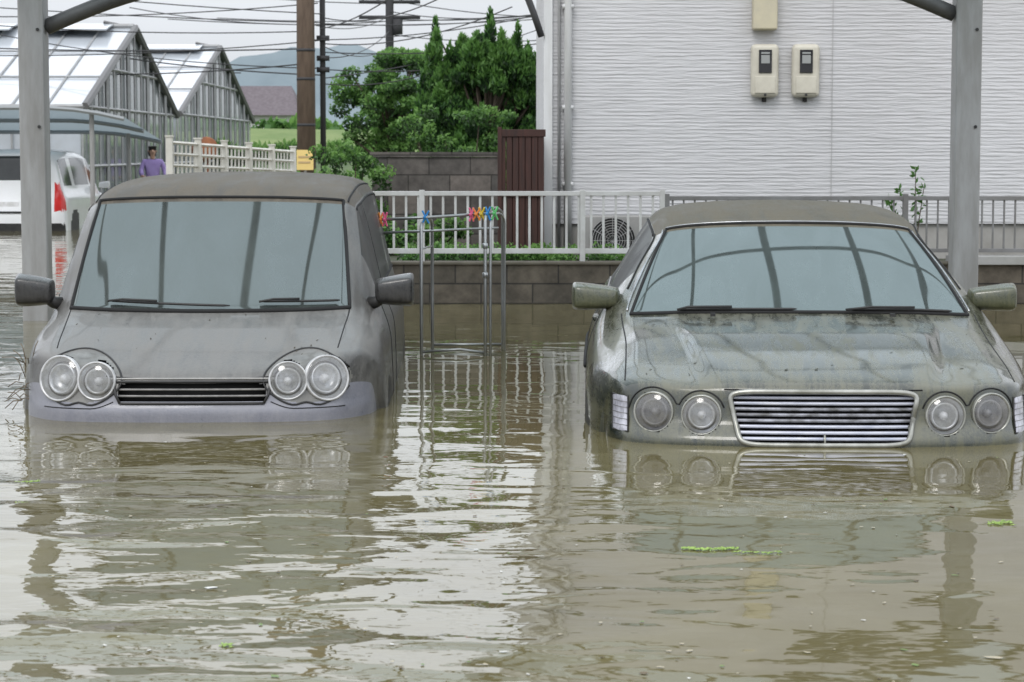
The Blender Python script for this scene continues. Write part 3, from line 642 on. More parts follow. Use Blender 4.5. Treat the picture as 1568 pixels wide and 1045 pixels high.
st=nd(nt,'ShaderNodeMapRange'); st.inputs[1].default_value=.42; st.inputs[2].default_value=.76; L(cmb.outputs[0],st.inputs[0])
n2=nd(nt,'ShaderNodeTexNoise',Scale=.7,Detail=6,Roughness=.6); L(tc.outputs['Object'],n2.inputs[0])
cr=nd(nt,'ShaderNodeValToRGB'); e=cr.color_ramp.elements; e[0].position=.3;e[1].position=.7; e[0].color=(.53,.525,.53,1); e[1].color=(.60,.60,.61,1); L(n2.outputs[0],cr.inputs[0])
mxx=nd(nt,'ShaderNodeMix',data_type='RGBA',blend_type='MULTIPLY'); L(cr.outputs[0],mxx.inputs[6]); mxx.inputs[0].default_value=1
m5=nd(nt,'ShaderNodeMapRange'); m5.inputs[3].default_value=.93; m5.inputs[4].default_value=1.02; L(st.outputs[0],m5.inputs[0]); L(m5.outputs[0],mxx.inputs[7])
L(mxx.outputs[2],b.inputs['Base Color']); b.inputs['Roughness'].default_value=.8
bp=nd(nt,'ShaderNodeBump',Distance=.0045); L(st.outputs[0],bp.inputs['Height']); L(bp.outputs[0],b.inputs['Normal'])
siding=m
mb=MB(); mb.box((.286,19.5,.56),(9.5,27,5.4)); mb.build('walls',[siding],hs)
mb=MB(); mb.box((.32,19.53,.2),(9.47,26.97,.556)); mb.build('foundation',[mat('foundation_concrete',(.36,.35,.33),(.28,.27,.25),rough=.9,scale=4)],hs)
v=[(-.2,19.0,5.35),(10,19.0,5.35),(10,27.5,5.35),(-.2,27.5,5.35),(2.8,23.2,7.0),(7,23.2,7.0)]
mesh_obj('roof',v,[(0,1,5,4),(1,2,5),(2,3,4,5),(3,0,4),(0,3,2,1)],[mat('roof_slate',(.06,.06,.07),(.10,.10,.11),rough=.7)],hs)
trim=mat('white_trim',(.68,.69,.69),(.57,.57,.56),rough=.4,scale=3,stretch=(4,4,.5))
mb=MB(); mb.box((.27,19.46,.3),(.345,19.497,5.3)); mb.build('corner_trim',[trim],hs,bevel=.006)
mb=MB(); mb.tube([(.475,19.44,.28),(.475,19.44,5.2)],.034,14)
for z in (.9,1.55,2.4,3.3): mb.cbox((.475,19.455,z),(.095,.07,.035))
mb.build('downpipe',[trim],hs,True)
mb=MB(); mb.tube([(.40,19.47,.28),(.40,19.47,5.2)],.012,8); mb.build('cable_conduit',[mat('conduit_grey',(.35,.35,.35))],hs,True)
mb=MB(); mb.tube([(.05,19.3,2.9),(.10,19.35,2.55),(.18,19.4,2.35),(.25,19.45,2.15)],.03,10); mb.build('gutter_elbow',[mat('gutter_dark',(.07,.07,.075))],hs,True)
mb=MB(); mb.box((2.725,19.492,.6),(2.731,19.4995,5.3)); mb.build('siding_joint',[mat('joint',(.42,.42,.42))],hs)
for x in (5.2,): 
    mb=MB(); mb.box((x,19.44,3.2),(x+1.6,19.49,4.4),0); mb.box((x+.06,19.425,3.26),(x+.78,19.438,4.34),1); mb.box((x+.82,19.425,3.26),(x+1.54,19.438,4.34),1); mb.build('window',[trim,sideglass],hs)
cream=mat('meter_cream',(.60,.57,.48),(.50,.47,.39),rough=.45,scale=8)
dk=mat('meter_window',(.02,.02,.022),rough=.1); lcd=mat('meter_lcd',(.30,.31,.30),rough=.4)
for x in (2.145,2.492):
    e_=empty('electric_meter',(x,19.5,1.86))
    mb=MB()
    mb.box((-.118,-.10,-.225),(.118,-.002,.225)); mb.build('case',[cream],e_,bevel=.04)
    mb=MB(); mb.box((-.055,-.112,-.02),(.055,-.101,.175),0); mb.build('window',[dk],e_,bevel=.004)
    mb=MB(); mb.box((-.036,-.118,.06),(.036,-.113,.13),0); mb.box((-.036,-.118,.14),(.036,-.113,.155),0); mb.build('display',[lcd],e_)
    mb=MB(); mb.box((-.085,-.108,-.19),(.085,-.101,-.05),0); mb.build('lower_panel',[cream],e_,bevel=.006)
    mb=MB(); mb.lathe((0,-.11,-.205),(0,-1,0),[(.012,0),(.012,.006),(.001,.008)],12); mb.tube([(0,-.03,-.22),(0,-.02,-.26)],.02,8); mb.build('screw_and_gland',[black],e_)
e_=empty('meter_wiring_box',(2.14,19.5,2.4)); mb=MB(); mb.box((-.105,-.13,-.2),(.105,-.002,.3)); mb.build('case',[mat('box_cream',(.55,.50,.36),(.48,.44,.33),rough=.5)],e_,bevel=.02)
mb=MB(); mb.box((-.11,-.14,.14),(.11,-.131,.15)); mb.build('lid_edge',[black],e_)
e_=empty('air_conditioner_unit',(.92,19.15,.20)); mb=MB(); mb.box((-.36,-.13,.03),(.36,.13,.44)); mb.build('case',[mat('ac_case',(.24,.24,.23),(.30,.29,.28),rough=.6)],e_,bevel=.012)
mb=MB()
for r in np.linspace(.04,.19,8): mb.tube([(-.08+r*math.cos(a),-.14,.235+r*math.sin(a)) for a in np.linspace(0,2*math.pi,33)],.003,5,1)
mb.lathe((-.08,-.136,.235),(0,-1,0),[(.19,0),(.001,0.001)],32,0)
for k in range(12): 
    a=2*math.pi*k/12; mb.tube([(-.08,-.142,.235),(-.08+.19*math.cos(a),-.142,.235+.19*math.sin(a))],.0025,4,1)
mb.build('fan_grille',[seam,alu],e_,True)
mb=MB(); mb.box((-.3,-.14,-.01),(-.24,.14,.03)); mb.box((.24,-.14,-.01),(.3,.14,.03)); mb.build('feet',[black],e_)

mb=MB(); brown=mat('red_brown_boards',(.055,.018,.012),(.028,.011,.008),rough=.65,scale=5,stretch=(8,8,.7))
for k in range(7): mb.box((-.10+.053*k,19.0,.26),(-.052+.053*k,19.03,1.33))
mb.box((-.11,18.99,1.30),(.28,19.04,1.36)); mb.box((-.11,18.985,.8),(.28,18.999,.85)); mb.box((-.02,19.04,.26),(.26,20.4,1.31)); mb.box((-.12,18.985,.2),(-.085,19.05,1.38))
mb.build('brown_wooden_shed',[brown],None,bevel=.003)
bw=blockmat('grey_block',(.16,.14,.125),(.08,.075,.07),(.05,.045,.04),.40,.19)
mb=MB(); mb.box((-1.35,22.0,.2),(-.13,22.12,1.12)); mb.box((-1.37,21.98,1.122),(-.11,22.14,1.17)); mb.build('garden_block_wall',[bw])

# ------------------------------------------------------------------ foliage
def foliage_arrays(clusters,dens,leaf,up=0.0,ln=None,inner=.45):
    P=[];C=[];Dn=[]
    for ci,(c,r) in enumerate(clusters):
        k=int(dens*(r[0]*r[2]+r[0]*r[1]+r[1]*r[2])**1.0)+8
        d=rng.normal(size=(k,3)); d/=np.linalg.norm(d,axis=1)[:,None]
        rad=rng.uniform(inner,1.2,size=(k,1))**.7
        P.append(np.array(c)+d*rad*np.array(r)); Dn.append(d)
        C.append(np.stack([rad[:,0],d[:,2],np.full(k,ci)],1))
    P=np.concatenate(P);C=np.concatenate(C);Dn=np.concatenate(Dn)
    N=len(P)
    a=rng.normal(size=(N,3))*(.5 if up else 1)+Dn*(.5 if up else .3); a[:,2]+=up*2; a/=np.linalg.norm(a,axis=1)[:,None]
    b=np.cross(a,rng.normal(size=(N,3))); b/=np.linalg.norm(b,axis=1)[:,None]
    s=leaf*rng.uniform(.6,1.3,size=(N,1))
    ln=ln or (1.6 if up==0 else 3.2)
    V=np.stack([P-b*s*.5,P+a*s*ln*.5,P+b*s*.5,P-a*s*ln*.5],1).reshape(-1,3)
    F=np.arange(N*4).reshape(-1,4)
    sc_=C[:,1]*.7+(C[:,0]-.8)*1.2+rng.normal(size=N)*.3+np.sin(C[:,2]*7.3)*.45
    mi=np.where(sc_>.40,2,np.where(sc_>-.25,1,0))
    return V,F.tolist(),mi.tolist()
def leafm(name,c,c2):
    m=mat(name,c,c2,rough=.55,scale=3); nt=m.node_tree; b=nt.nodes['Principled BSDF']; L=nt.links.new
    t=nd(nt,'ShaderNodeBsdfTranslucent'); t.inputs[0].default_value=c4([k*1.3 for k in c2]); mx=nd(nt,'ShaderNodeMixShader'); mx.inputs[0].default_value=.35
    L(b.outputs[0],mx.inputs[1]); L(t.outputs[0],mx.inputs[2]); L(mx.outputs[0],nt.nodes['Material Output'].inputs[0])
    return m
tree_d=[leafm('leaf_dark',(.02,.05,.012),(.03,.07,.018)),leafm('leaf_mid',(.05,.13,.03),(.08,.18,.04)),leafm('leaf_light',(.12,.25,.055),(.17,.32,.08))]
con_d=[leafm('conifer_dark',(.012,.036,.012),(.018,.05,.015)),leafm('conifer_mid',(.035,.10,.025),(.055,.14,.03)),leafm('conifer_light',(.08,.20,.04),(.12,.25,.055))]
bark=mat('bark',(.06,.045,.03),(.10,.08,.06),rough=.9,scale=12,stretch=(1,1,.3))
def tree(name,base,clusters,dens,leaf,mats,up=0,tr=.1):
    e=empty(name,base)
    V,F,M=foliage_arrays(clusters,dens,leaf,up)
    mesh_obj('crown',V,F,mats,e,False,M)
    mb=MB(); top=max(c[0][2] for c in clusters)*.8
    mb.tube([(0,0,-.3),(.02,0,top*.3),(-.03,.02,top*.6),(0,0,top)],[tr,tr*.8,tr*.55,tr*.2],8)
    for c,r in clusters[::3]:
        z=c[2]*.45; mb.tube([(0,0,z),(c[0]*.5,c[1]*.5,(z+c[2])/2+.05),(c[0],c[1],c[2])],[tr*.4,tr*.25,tr*.08],6)
    mb.build('trunk',[bark],e,True)
    return e
cl=[]
for k in range(150):
    h=random.random()**.85; z=.45+1.90*h; wmax=.84*(1-.22*h)
    a=random.uniform(0,2*math.pi); rr=wmax*math.sqrt(random.uniform(.1,1))
    w_=random.uniform(.06,.11); hh=random.uniform(.14,.26); lean=random.uniform(-.06,.06)
    for j in range(3):
        cl.append(((rr*math.cos(a)+lean*j,rr*math.sin(a)*.8,z+hh*.5*j),(w_*(1.3-.38*j),w_*(1.3-.38*j),hh*(.6-.08*j))))
for (x,z) in ((-.66,2.78),(-.45,2.45),(-.25,2.5),(.05,2.9),(.18,2.62),(.40,2.72),(.55,2.45),(-.1,2.35),(.72,2.15),(-.80,2.1),(.3,2.4),(.85,1.8)):
    for k in range(4): cl.append(((x+random.uniform(-.03,.03),random.uniform(-.12,.12),z-.16*k-.12),(.04+.034*k,.04+.03*k,.17)))
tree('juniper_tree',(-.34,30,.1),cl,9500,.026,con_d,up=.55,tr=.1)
cl=[]
for k in range(95):
    a=random.uniform(0,2*math.pi); h=random.random(); rr=1.15*math.sqrt(random.random())*math.sqrt(max(.12,1-(h-.42)**2*2.2))
    r_=random.uniform(.13,.27)
    cl.append(((rr*math.cos(a)+.1,rr*math.sin(a),1.1+1.80*h),(r_,r_,r_*random.uniform(.6,.85))))
tree('broadleaf_tree',(-2.28,44,.1),cl,2600,.045,tree_d,tr=.12)
cl=[((random.uniform(-1.2,1.2),random.uniform(-.8,.8),1.6+random.uniform(-.6,.9)),(.3,.3,.22)) for k in range(60)]
tree('broadleaf_tree',(-.9,58,.2),cl,1800,.06,tree_d,tr=.15)
def shrub(name,base,w_,d_,h_,n,dens=6000,leaf=.028,mats=tree_d):
    cl=[((random.uniform(-w_,w_),random.uniform(-d_,d_),random.uniform(.05,h_)),(random.uniform(.06,.14),random.uniform(.06,.14),random.uniform(.05,.12))) for k in range(n)]
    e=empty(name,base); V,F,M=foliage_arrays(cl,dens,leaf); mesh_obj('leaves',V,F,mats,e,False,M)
    mb=MB()
    for c,r in cl[::3]: mb.tube([(c[0]*.5,c[1]*.5,-.05),(c[0]*.8,c[1]*.8,c[2]*.6),c],[.012,.008,.003],5)
    mb.build('stems',[bark],e)
shrub('garden_shrub',(-1.55,21.4,.25),.36,.25,.98,34,dens=3600)
shrub('garden_shrub',(-.50,24.5,.6),.60,.4,1.0,46,dens=4200)
shrub('garden_shrub',(-.9,20.2,.25),.55,.35,.30,30,dens=4500)
shrub('garden_shrub',(-.25,18.6,.25),.7,.22,.10,26,leaf=.022)
shrub('garden_shrub',(.7,18.5,.25),.5,.2,.08,14,leaf=.02)
e_=empty('weed_plant',(3.22,18.2,.3)); mb=MB(); LV_=[]
for (tx,tz) in ((0,.72),(-.12,.55),(.07,.60),(-.2,.48)):
    mb.tube([(0,0,-.05),(tx*.4,0,tz*.5),(tx,0,tz)],[.006,.005,.003],5)
    for k in range(30):
        t=random.uniform(.5,1.08); p=np.array([tx*t,0,tz*t]); a=rng.normal(size=3); a/=np.linalg.norm(a); b_=np.cross(a,rng.normal(size=3)); b_/=np.linalg.norm(b_); l=.06; w_=.028
        c0=p+a*l*.5; LV_.append([c0-a*l*.5,c0+b_*w_*.5,c0+a*l*.5,c0-b_*w_*.5])
mb.build('stems',[bark],e_); V=np.array(LV_).reshape(-1,3); mesh_obj('leaves',V,np.arange(len(V)).reshape(-1,4).tolist(),[tree_d[1]],e_)
shrub('garden_shrub',(-3.4,37,.0),1.2,.5,.85,46,dens=2200,leaf=.04)
# ------------------------------------------------------------------ laundry stand
ls=empty('laundry_drying_stand',(0,13.16,0))
steel=mat('stainless_tube',(.42,.43,.43),(.30,.30,.29),rough=.3,metal=.7,scale=8,stretch=(1,1,.4))
mb=MB()
def hoop(x0,y0,x1,y1,zt,r=.010):
    P=[(x0,y0,-.5),(x0,y0,.3),(x0,y0,zt-.07)]
    for k in range(1,9):
        a=math.pi*k/9; P.append((x0+(x1-x0)*(1-math.cos(a))/2,y0+(y1-y0)*(1-math.cos(a))/2,zt-.07+.07*math.sin(a)))
    P+=[(x1,y1,zt-.07),(x1,y1,.3),(x1,y1,-.5)]; mb.tube(P,r,10)
hoop(-.525,0,-.475,.38,.80); hoop(-.155,0,-.055,.42,.85); hoop(-.125,.01,-.045,.36,.82,.008)
mb.tube([(-.525,.0,.02),(-.3,.01,.035),(-.155,0,.015)],.008,8); mb.tube([(-.475,.38,.03),(-.055,.42,.03)],.008,8)
mb.tube([(-.82,.04,.785),(-.5,.03,.80),(-.10,.05,.825)],.009,10)
mb.tube([(-.80,.30,.70),(-.08,.33,.73)],.008,10)
for z in (.45,.62): mb.lathe((-.155,0,z),(0,0,1),[(.011,0),(.017,.004),(.017,.03),(.011,.034)],12)
mb.tube([(-.525,-.0,.62),(-.475,.38,.62)],.006,8)
mb.build('tubes',[steel],ls,True)
cols={'yellow':(.7,.5,.05),'pink':(.75,.12,.25),'blue':(.03,.25,.6),'orange':(.8,.25,.05),'green':(.12,.5,.15),'cyan':(.1,.45,.6)}
cm={k:mat('peg_'+k,c,rough=.4) for k,c in cols.items()}; mats=list(cm.values()); keys=list(cm)
mb=MB()
for x,cn in ((-.785,'yellow'),(-.76,'orange'),(-.735,'pink'),(-.50,'blue'),(-.235,'pink'),(-.205,'orange'),(-.175,'yellow'),(-.14,'blue'),(-.10,'green')):
    z=.785+(x+.82)*.055; a=random.uniform(.25,.55); i=keys.index(cn); yw=random.uniform(-.4,.4)
    for s in (-1,1):
        mb.cbox((x,.03,z),(.010,.014,.085),i,Matrix.Rotation(yw,3,'Z')@Matrix.Rotation(s*a,3,'Y'))
    mb.lathe((x-.006,.02,z),(0,-1,0),[(.009,0),(.009,.012),(.001,.013)],12,i)
mb.build('clothes_pegs',mats,ls,bevel=.003)
# ------------------------------------------------------------------ greenhouses
ghglass,nt,b=newmat('greenhouse_roof_glass'); b.inputs['Base Color'].default_value=(.46,.49,.52,1); b.inputs['Roughness'].default_value=.25; b.inputs['Coat Weight'].default_value=.6
ghgab=mat('greenhouse_gable_glass',(.20,.22,.23),(.30,.32,.33),rough=.25,scale=1.2,coat=.5)
ghfr=mat('greenhouse_frame',(.34,.35,.35),(.27,.27,.27),rough=.5); ghrim=mat('gable_rim',(.13,.13,.13),rough=.6)
ghlow=mat('greenhouse_side_sheet',(.46,.50,.54),(.36,.38,.40),rough=.4,scale=1.5)
def greenhouse(y0,y1,ze,zr,x1=-7.5,x0=-30):
    e=empty('greenhouse'); ym=(y0+y1)/2
    mesh_obj('roof',[(x0,y0,ze),(x1,y0,ze),(x1,ym,zr),(x0,ym,zr),(x0,y1,ze),(x1,y1,ze)],[(0,1,2,3),(3,2,5,4)],[ghglass],e)
    mesh_obj('gable',[(x1-.05,y0+.02,0),(x1-.05,y1-.02,0),(x1-.05,y1-.02,ze),(x1-.05,ym,zr-.03),(x1-.05,y0+.02,ze)],[(0,1,2,3,4)],[ghgab],e)
    mesh_obj('side_wall',[(x0,y0+.05,0),(x1-.06,y0+.05,0),(x1-.06,y0+.05,ze),(x0,y0+.05,ze)],[(0,1,2,3)],[ghlow],e)
    mb=MB(); n=34
    for k in range(n):
        x=x1-.02-k*.62
        mb.tube([(x,y0,ze+.02),(x,ym,zr+.02)],.022,4); mb.tube([(x,y0-.0,0),(x,y0,ze)],.02,4)
    for t in (.33,.66): mb.tube([(x0,y0+(ym-y0)*t,ze+(zr-ze)*t+.03),(x1,y0+(ym-y0)*t,ze+(zr-ze)*t+.03)],.02,4)
    mb.tube([(x0,ym,zr+.04),(x1,ym,zr+.04)],.05,6); mb.tube([(x0,y0,ze),(x1,y0,ze)],.045,6)
    for k in range(1,14):
        y=y0+(y1-y0)*k/14; zt=ze+(zr-ze)*(1-abs(y-ym)/(ym-y0)); mb.tube([(x1,y,0),(x1,y,zt)],.022 if k%3 else .04,4)
    for z in (.9,ze,ze+(zr-ze)*.45):
        hw=(ym-y0)*(1 if z<=ze else 1-(z-ze)/(zr-ze)); mb.tube([(x1,ym-hw,z),(x1,ym+hw,z)],.03,4)
    mb.build('frame',[ghfr],e)
    mb=MB(); mb.tube([(x1+.03,y0,ze),(x1+.03,ym,zr),(x1+.03,y1,ze)],.075,6); mb.tube([(x1,ym,zr),(x1-.6,ym,zr+.12)],.03,4); mb.build('gable_rim',[ghrim],e)
    mb=MB()
    for k in range(9):
        x=x1-1.2-k*1.9; 
        M=Matrix.Translation((x,ym-.45,zr-.02))@Matrix.Rotation(R(10),4,'X'); mb.box((-.8,-.4,0),(.8,.42,.03),0,M)
    mb.build('roof_vents',[ghglass],e)
greenhouse(40,51,1.95,3.6); greenhouse(51.4,66,2.0,3.8)
e_=empty('small_carport',(0,33,0)); mb=MB()
P=[]
for k in range(13):
    t=k/12; P.append((-9.9+4.35*t,.0-.16*max(0,(t-.72)/.28)**2))
v=[]
for y,zb in ((-.3,1.82),(3.2,1.50)): v+=[(x,y,z+zb) for x,z in P]
m,nt,b=newmat('smoke_sheet'); L=nt.links.new
b.inputs['Base Color'].default_value=(.12,.15,.16,1); b.inputs['Roughness'].default_value=.3
tr=nd(nt,'ShaderNodeBsdfTranslucent'); tr.inputs[0].default_value=(.25,.30,.32,1); mx=nd(nt,'ShaderNodeMixShader'); mx.inputs[0].default_value=.5
L(b.outputs[0],mx.inputs[1]); L(tr.outputs[0],mx.inputs[2]); L(mx.outputs[0],nt.nodes['Material Output'].inputs[0])
mesh_obj('roof_sheet',v,[(i,i+1,14+i,13+i) for i in range(12)],[m],e_,True)
for y,zb in ((-.3,1.82),(1.45,1.66),(3.2,1.50)): mb.tube([(x,y,z+zb-.03) for x,z in P],.035,6,1)
for x in (-6.05,-9.3): 
    for y,zt in ((-.1,1.75),(3.0,1.45)): mb.tube([(x,y,-.5),(x,y,zt)],.035,8)
mb.build('frame',[alu,mat('carport_edge',(.25,.27,.28))],e_)
mb=MB(); mb.box((-14,39.3,0),(-5.9,39.5,.42)); mb.build('low_concrete_wall',[mat('lowwall',(.10,.095,.085),(.17,.16,.14),rough=.9)])
# ------------------------------------------------------------------ white wagon seen from behind
WB=Body(VAN,8)
wg=empty('white_station_wagon',(-7.42,37.6,.14),math.pi)
wp=mat('white_car_paint',(.86,.87,.89),(.80,.81,.82),rough=.22,scale=3,coat=.6); red=mat('tail_light_red',(.55,.012,.01),(.65,.02,.02),rough=.2,scale=9,coat=.6)
wgl=mat('wagon_glass',(.02,.023,.025),(.035,.04,.04),rough=.08,scale=3)
def wmat(u,vv,c):
    x,y,z=abs(c[0]),c[1],c[2]
    if 7.1<u<8.9 and vv>5: return 1
    if 3.15<vv<3.88 and 8.1<u<12.6 and not (9.9<u<10.1) and not (11.5<u<11.7): return 1
    if 13.12<u<13.72 and vv>4.6: return 1
    if y>3.6 and x>.68 and .16<z<.56 and u>13.4: return 2
    if x>.78 and ((y-.86)**2+(z+.15)**2<.33**2 or (y-3.3)**2+(z+.15)**2<.33**2): return 3
    if u>14.6 and z<-.04: return 3
    return 0
WB.mesh('body',[wp,wgl,red,black],wmat,wg)
for y in (.86,3.3):
    for s in (-1,1): wheel(wg,s*.80,y,-.15,.29)
mb=MB(); mb.box((-.17,4.085,.2),(.17,4.10,.29),0); mb.box((-.5,4.1,.12),(.5,4.13,.15),1); mb.tube([(-.1,4.0,.42),(-.3,4.02,.7)],.008,6,1)
mb.build('plate_and_trim',[lampwhite,black],wg)
for sd in (-1,1): mirror('mirror_housing',wg,(sd*.9,1.1,.50),.18,.13,.11,wp,sd)
# ------------------------------------------------------------------ concrete slat fence, sign
wf=mat('slat_fence_concrete',(.66,.65,.60),(.52,.51,.46),rough=.8,scale=4)
mb=MB(); nP=6
A=Vector((-4.5,30,0)); Bv=Vector((-3.45,36,0)); 
for k in range(nP):
    t=k/(nP-1); p=A.lerp(Bv,t); zt=1.36-.13*t
    mb.cbox((p.x,p.y,zt/2-.2),(.085,.085,zt+.4)); mb.cbox((p.x,p.y,zt+.012),(.11,.11,.02))
    if k<nP-1:
        p2=A.lerp(Bv,(k+1)/(nP-1)); d=(p2-p)
        for s_ in range(6):
            q_=p+d*((s_+.9)/6.8); mb.cbox((q_.x,q_.y,(zt-.12)/2+.1),(.02,.06,zt-.3))
        for z in (zt-.07,zt-.22,zt-.37,zt-.52): 
            mb.tube([(p.x,p.y,z),(p2.x,p2.y,z-.025)],.022,4)
mb.build('concrete_slat_fence',[wf],None)
e_=empty('yellow_sign',(-3.1,34.2,1.04)); mb=MB(); mb.box((-.125,-.01,-.15),(.125,.01,.15),0); mb.box((-.10,-.016,.03),(.10,-.0125,.06),1); mb.box((-.10,-.016,-.05),(.08,-.0125,-.02),1); mb.build('board',[mat('sign_yellow',(.80,.60,.22),rough=.5),mat('sign_ink',(.5,.36,.18))],e_,bevel=.003)
mb=MB(); mb.tube([(0,.02,-1.3),(0,.02,.1)],.02,8); mb.build('post',[alu],e_)
e_=empty('rusty_barrel',(-5.75,43,0.10)); mb=MB(); mb.lathe((0,0,1.12),(.3,-1,.1),[(.001,.02),(.2,.02),(.22,0),(.22,-.5),(.0,-.5)],20); mb.tube([(0,.2,-.3),(0,.2,1.0)],.05,6); mb.build('drum',[mat('rust',(.32,.12,.05),(.20,.08,.04),rough=.8)],e_,True)
# ------------------------------------------------------------------ utility poles and wires
pb=mat('pole_brown',(.10,.07,.05),(.16,.115,.085),rough=.8,scale=6,stretch=(2,2,.4)); pd=mat('pole_dark',(.035,.035,.037),rough=.7)
e_=empty('utility_pole',(-3.6,40,0)); mb=MB(); mb.tube([(0,0,-.5),(0,0,9)],[.17,.14],14)
for z in (1.6,2.4,2.9): mb.tube([(0,0,z),(0,0,z+.05)],.165,14,1)
mb.build('pole',[pb,pd],e_,True)
e_=empty('utility_pole',(-3.33,40.3,0)); mb=MB(); mb.tube([(0,0,-.5),(0,0,8)],.05,8); 
for z in (2.55,2.75,3.1): mb.box((-.1,-.08,z),(.12,.02,z+.09))
mb.build('pole',[pd],e_,True)
e_=empty('utility_pole',(-3.2,60,0)); mb=MB(); mb.tube([(0,0,0),(0,0,9)],.11,10)
for z in (5.0,4.6): mb.box((-.8,-.05,z),(.8,.05,z+.09))
for x in (-.7,-.3,.3,.7): mb.tube([(x,0,5.1),(x,0,5.3)],.05,6)
mb.tube([(.2,0,4.2),(.2,0,4.6)],.14,8); mb.build('pole',[pd],e_,True)
wires=[((-12,38,4.6),(-3.6,40,4.0)),((-14,38,3.9),(-3.6,40,3.25)),((-14,45,3.4),(-3.6,40,2.95)),((-14,50,3.2),(-3.5,40,2.7)),((-3.6,40,3.4),(-3.2,60,4.7)),((-3.33,40,2.8),(-3.2,60,4.3)),
 ((-3.33,40,3.3),(.2,19.5,3.6)),((-3.6,40,3.1),(1.5,42,3.9)),((-3.33,40.3,2.6),(3,44,3.6)),((-3.3,40.3,2.9),(2,38,3.2)),((-3.2,60,5.1),(4,62,4.9)),((-3.2,60,4.6),(4,62,5.4)),((-3.2,60,4.2),(3,60,4.3)),((-3.3,40.3,3.0),(-3.2,60,3.9)),((-10,60,5.6),(-3.2,60,5.0)),((-10,60,4.9),(-3.2,60,4.55)),((-3.33,40.3,2.35),(-.5,40,2.9)),
 ((-15,42,4.9),(-3.3,40,3.55)),((-15,42,4.3),(-3.3,40,3.4)),((-13,40,3.0),(-3.4,40.2,3.1)),((-12,44,3.9),(-3.3,40.3,2.62)),((-12,50,3.9),(-3.3,40.3,2.5)),((-3.3,40.3,3.4),(4,46,4.6)),((-3.3,40.3,2.45),(2,52,4.5)),((-9,60,4.6),(4,62,5.0)),((-9,70,5.2),(4,70,5.6)),
 ((-13,40,3.7),(-3.4,40.2,3.75)),((-3.3,40.3,3.5),(-.2,30,3.6)),((-3.3,40.3,3.05),(0,34,3.3)),((-3.2,60,4.8),(1,50,4.2))]
mb=MB()
for a,b_ in wires:
    a=Vector(a);b_=Vector(b_); sag=.25*random.uniform(.5,1.4)
    mb.tube([a.lerp(b_,t)-Vector((0,0,sag*4*t*(1-t))) for t in [i/14 for i in range(15)]],.010 if a.y<45 else .013,5)
mb.build('overhead_wires',[pd],None)
# ------------------------------------------------------------------ far background
def strip(name,y,pts,zb,matl,depth=60):
    v=[];n=len(pts)
    for x,z in pts: v.append((x,y,zb))
    for x,z in pts: v.append((x,y+depth*.5,z))
    for x,z in pts: v.append((x,y+depth*1.5,zb))
    f=[(i,i+1,n+i+1,n+i) for i in range(n-1)]+[(n+i,n+i+1,2*n+i+1,2*n+i) for i in range(n-1)]
    return mesh_obj(name,v,f,[matl],None,True)
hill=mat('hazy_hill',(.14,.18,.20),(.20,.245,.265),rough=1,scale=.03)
pts=[]
for k in range(90):
    x=-260+k*5.2; h=1.2+ 25*math.exp(-((x+52)/42)**2)+14*math.exp(-((x+110)/60)**2)+5*math.exp(-((x-30)/80)**2)+1.2*math.sin(x*.13)+.7*math.sin(x*.37+1)
    pts.append((x,h))
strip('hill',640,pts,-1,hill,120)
levee=mat('levee_grass',(.09,.15,.035),(.16,.21,.07),rough=.95,scale=.5,bump=.05,bscale=3)
strip('grass_levee',78,[(-60,1.9),(-30,2.0),(-14,2.1),(-8,2.0),(0,1.9),(15,1.8),(40,1.8)],.03,levee,24)
strip('grass_verge',60,[(-9,.7),(-8,1.25),(-5,1.2),(-3,1.0),(2,1.1),(8,1.0)],.03,leafm('verge_grass',(.05,.11,.02),(.13,.2,.05)),8)
e_=empty('distant_house',(-13,120,0)); mb=MB(); mb.box((-1.7,0,0),(1.6,5,3.1)); mb.build('walls',[mat('dh_wall',(.5,.5,.5))],e_)
mesh_obj('roof',[(-2,-.4,3.0),(1.9,-.4,3.0),(1.2,2.5,4.6),(-2,2.5,4.6),(1.9,5.4,3.0),(-2,5.4,3.0)],[(0,1,2,3),(3,2,4,5),(1,4,2)],[mat('dh_roof',(.10,.08,.09),(.14,.12,.13),rough=.8)],e_)
mb=MB(); mb.tube([(-1.9,2.5,4.6),(-1.9,2.5,5.4)],.04,4); mb.tube([(-2.3,2.5,5.3),(-1.5,2.5,5.3)],.03,4); mb.build('antenna',[pd],e_)
cl=[((random.uniform(-26,6),random.uniform(-2,2),random.uniform(.1,.9)),(1.1,.8,.5)) for k in range(60)]
e_=empty('distant_hedge',(0,98,1.2)); V,F,M=foliage_arrays(cl,60,.3); mesh_obj('leaves',V,F,tree_d,e_,False,M)
cl=[((random.uniform(-3.5,3.5),random.uniform(-.6,.6),random.uniform(.0,.35)),(.35,.3,.16)) for k in range(60)]
e_=empty('wild_grass_clump',(-5.8,58,.95)); V,F,M=foliage_arrays(cl,600,.05,up=.6); mesh_obj('leaves',V,F,tree_d,e_,False,M)
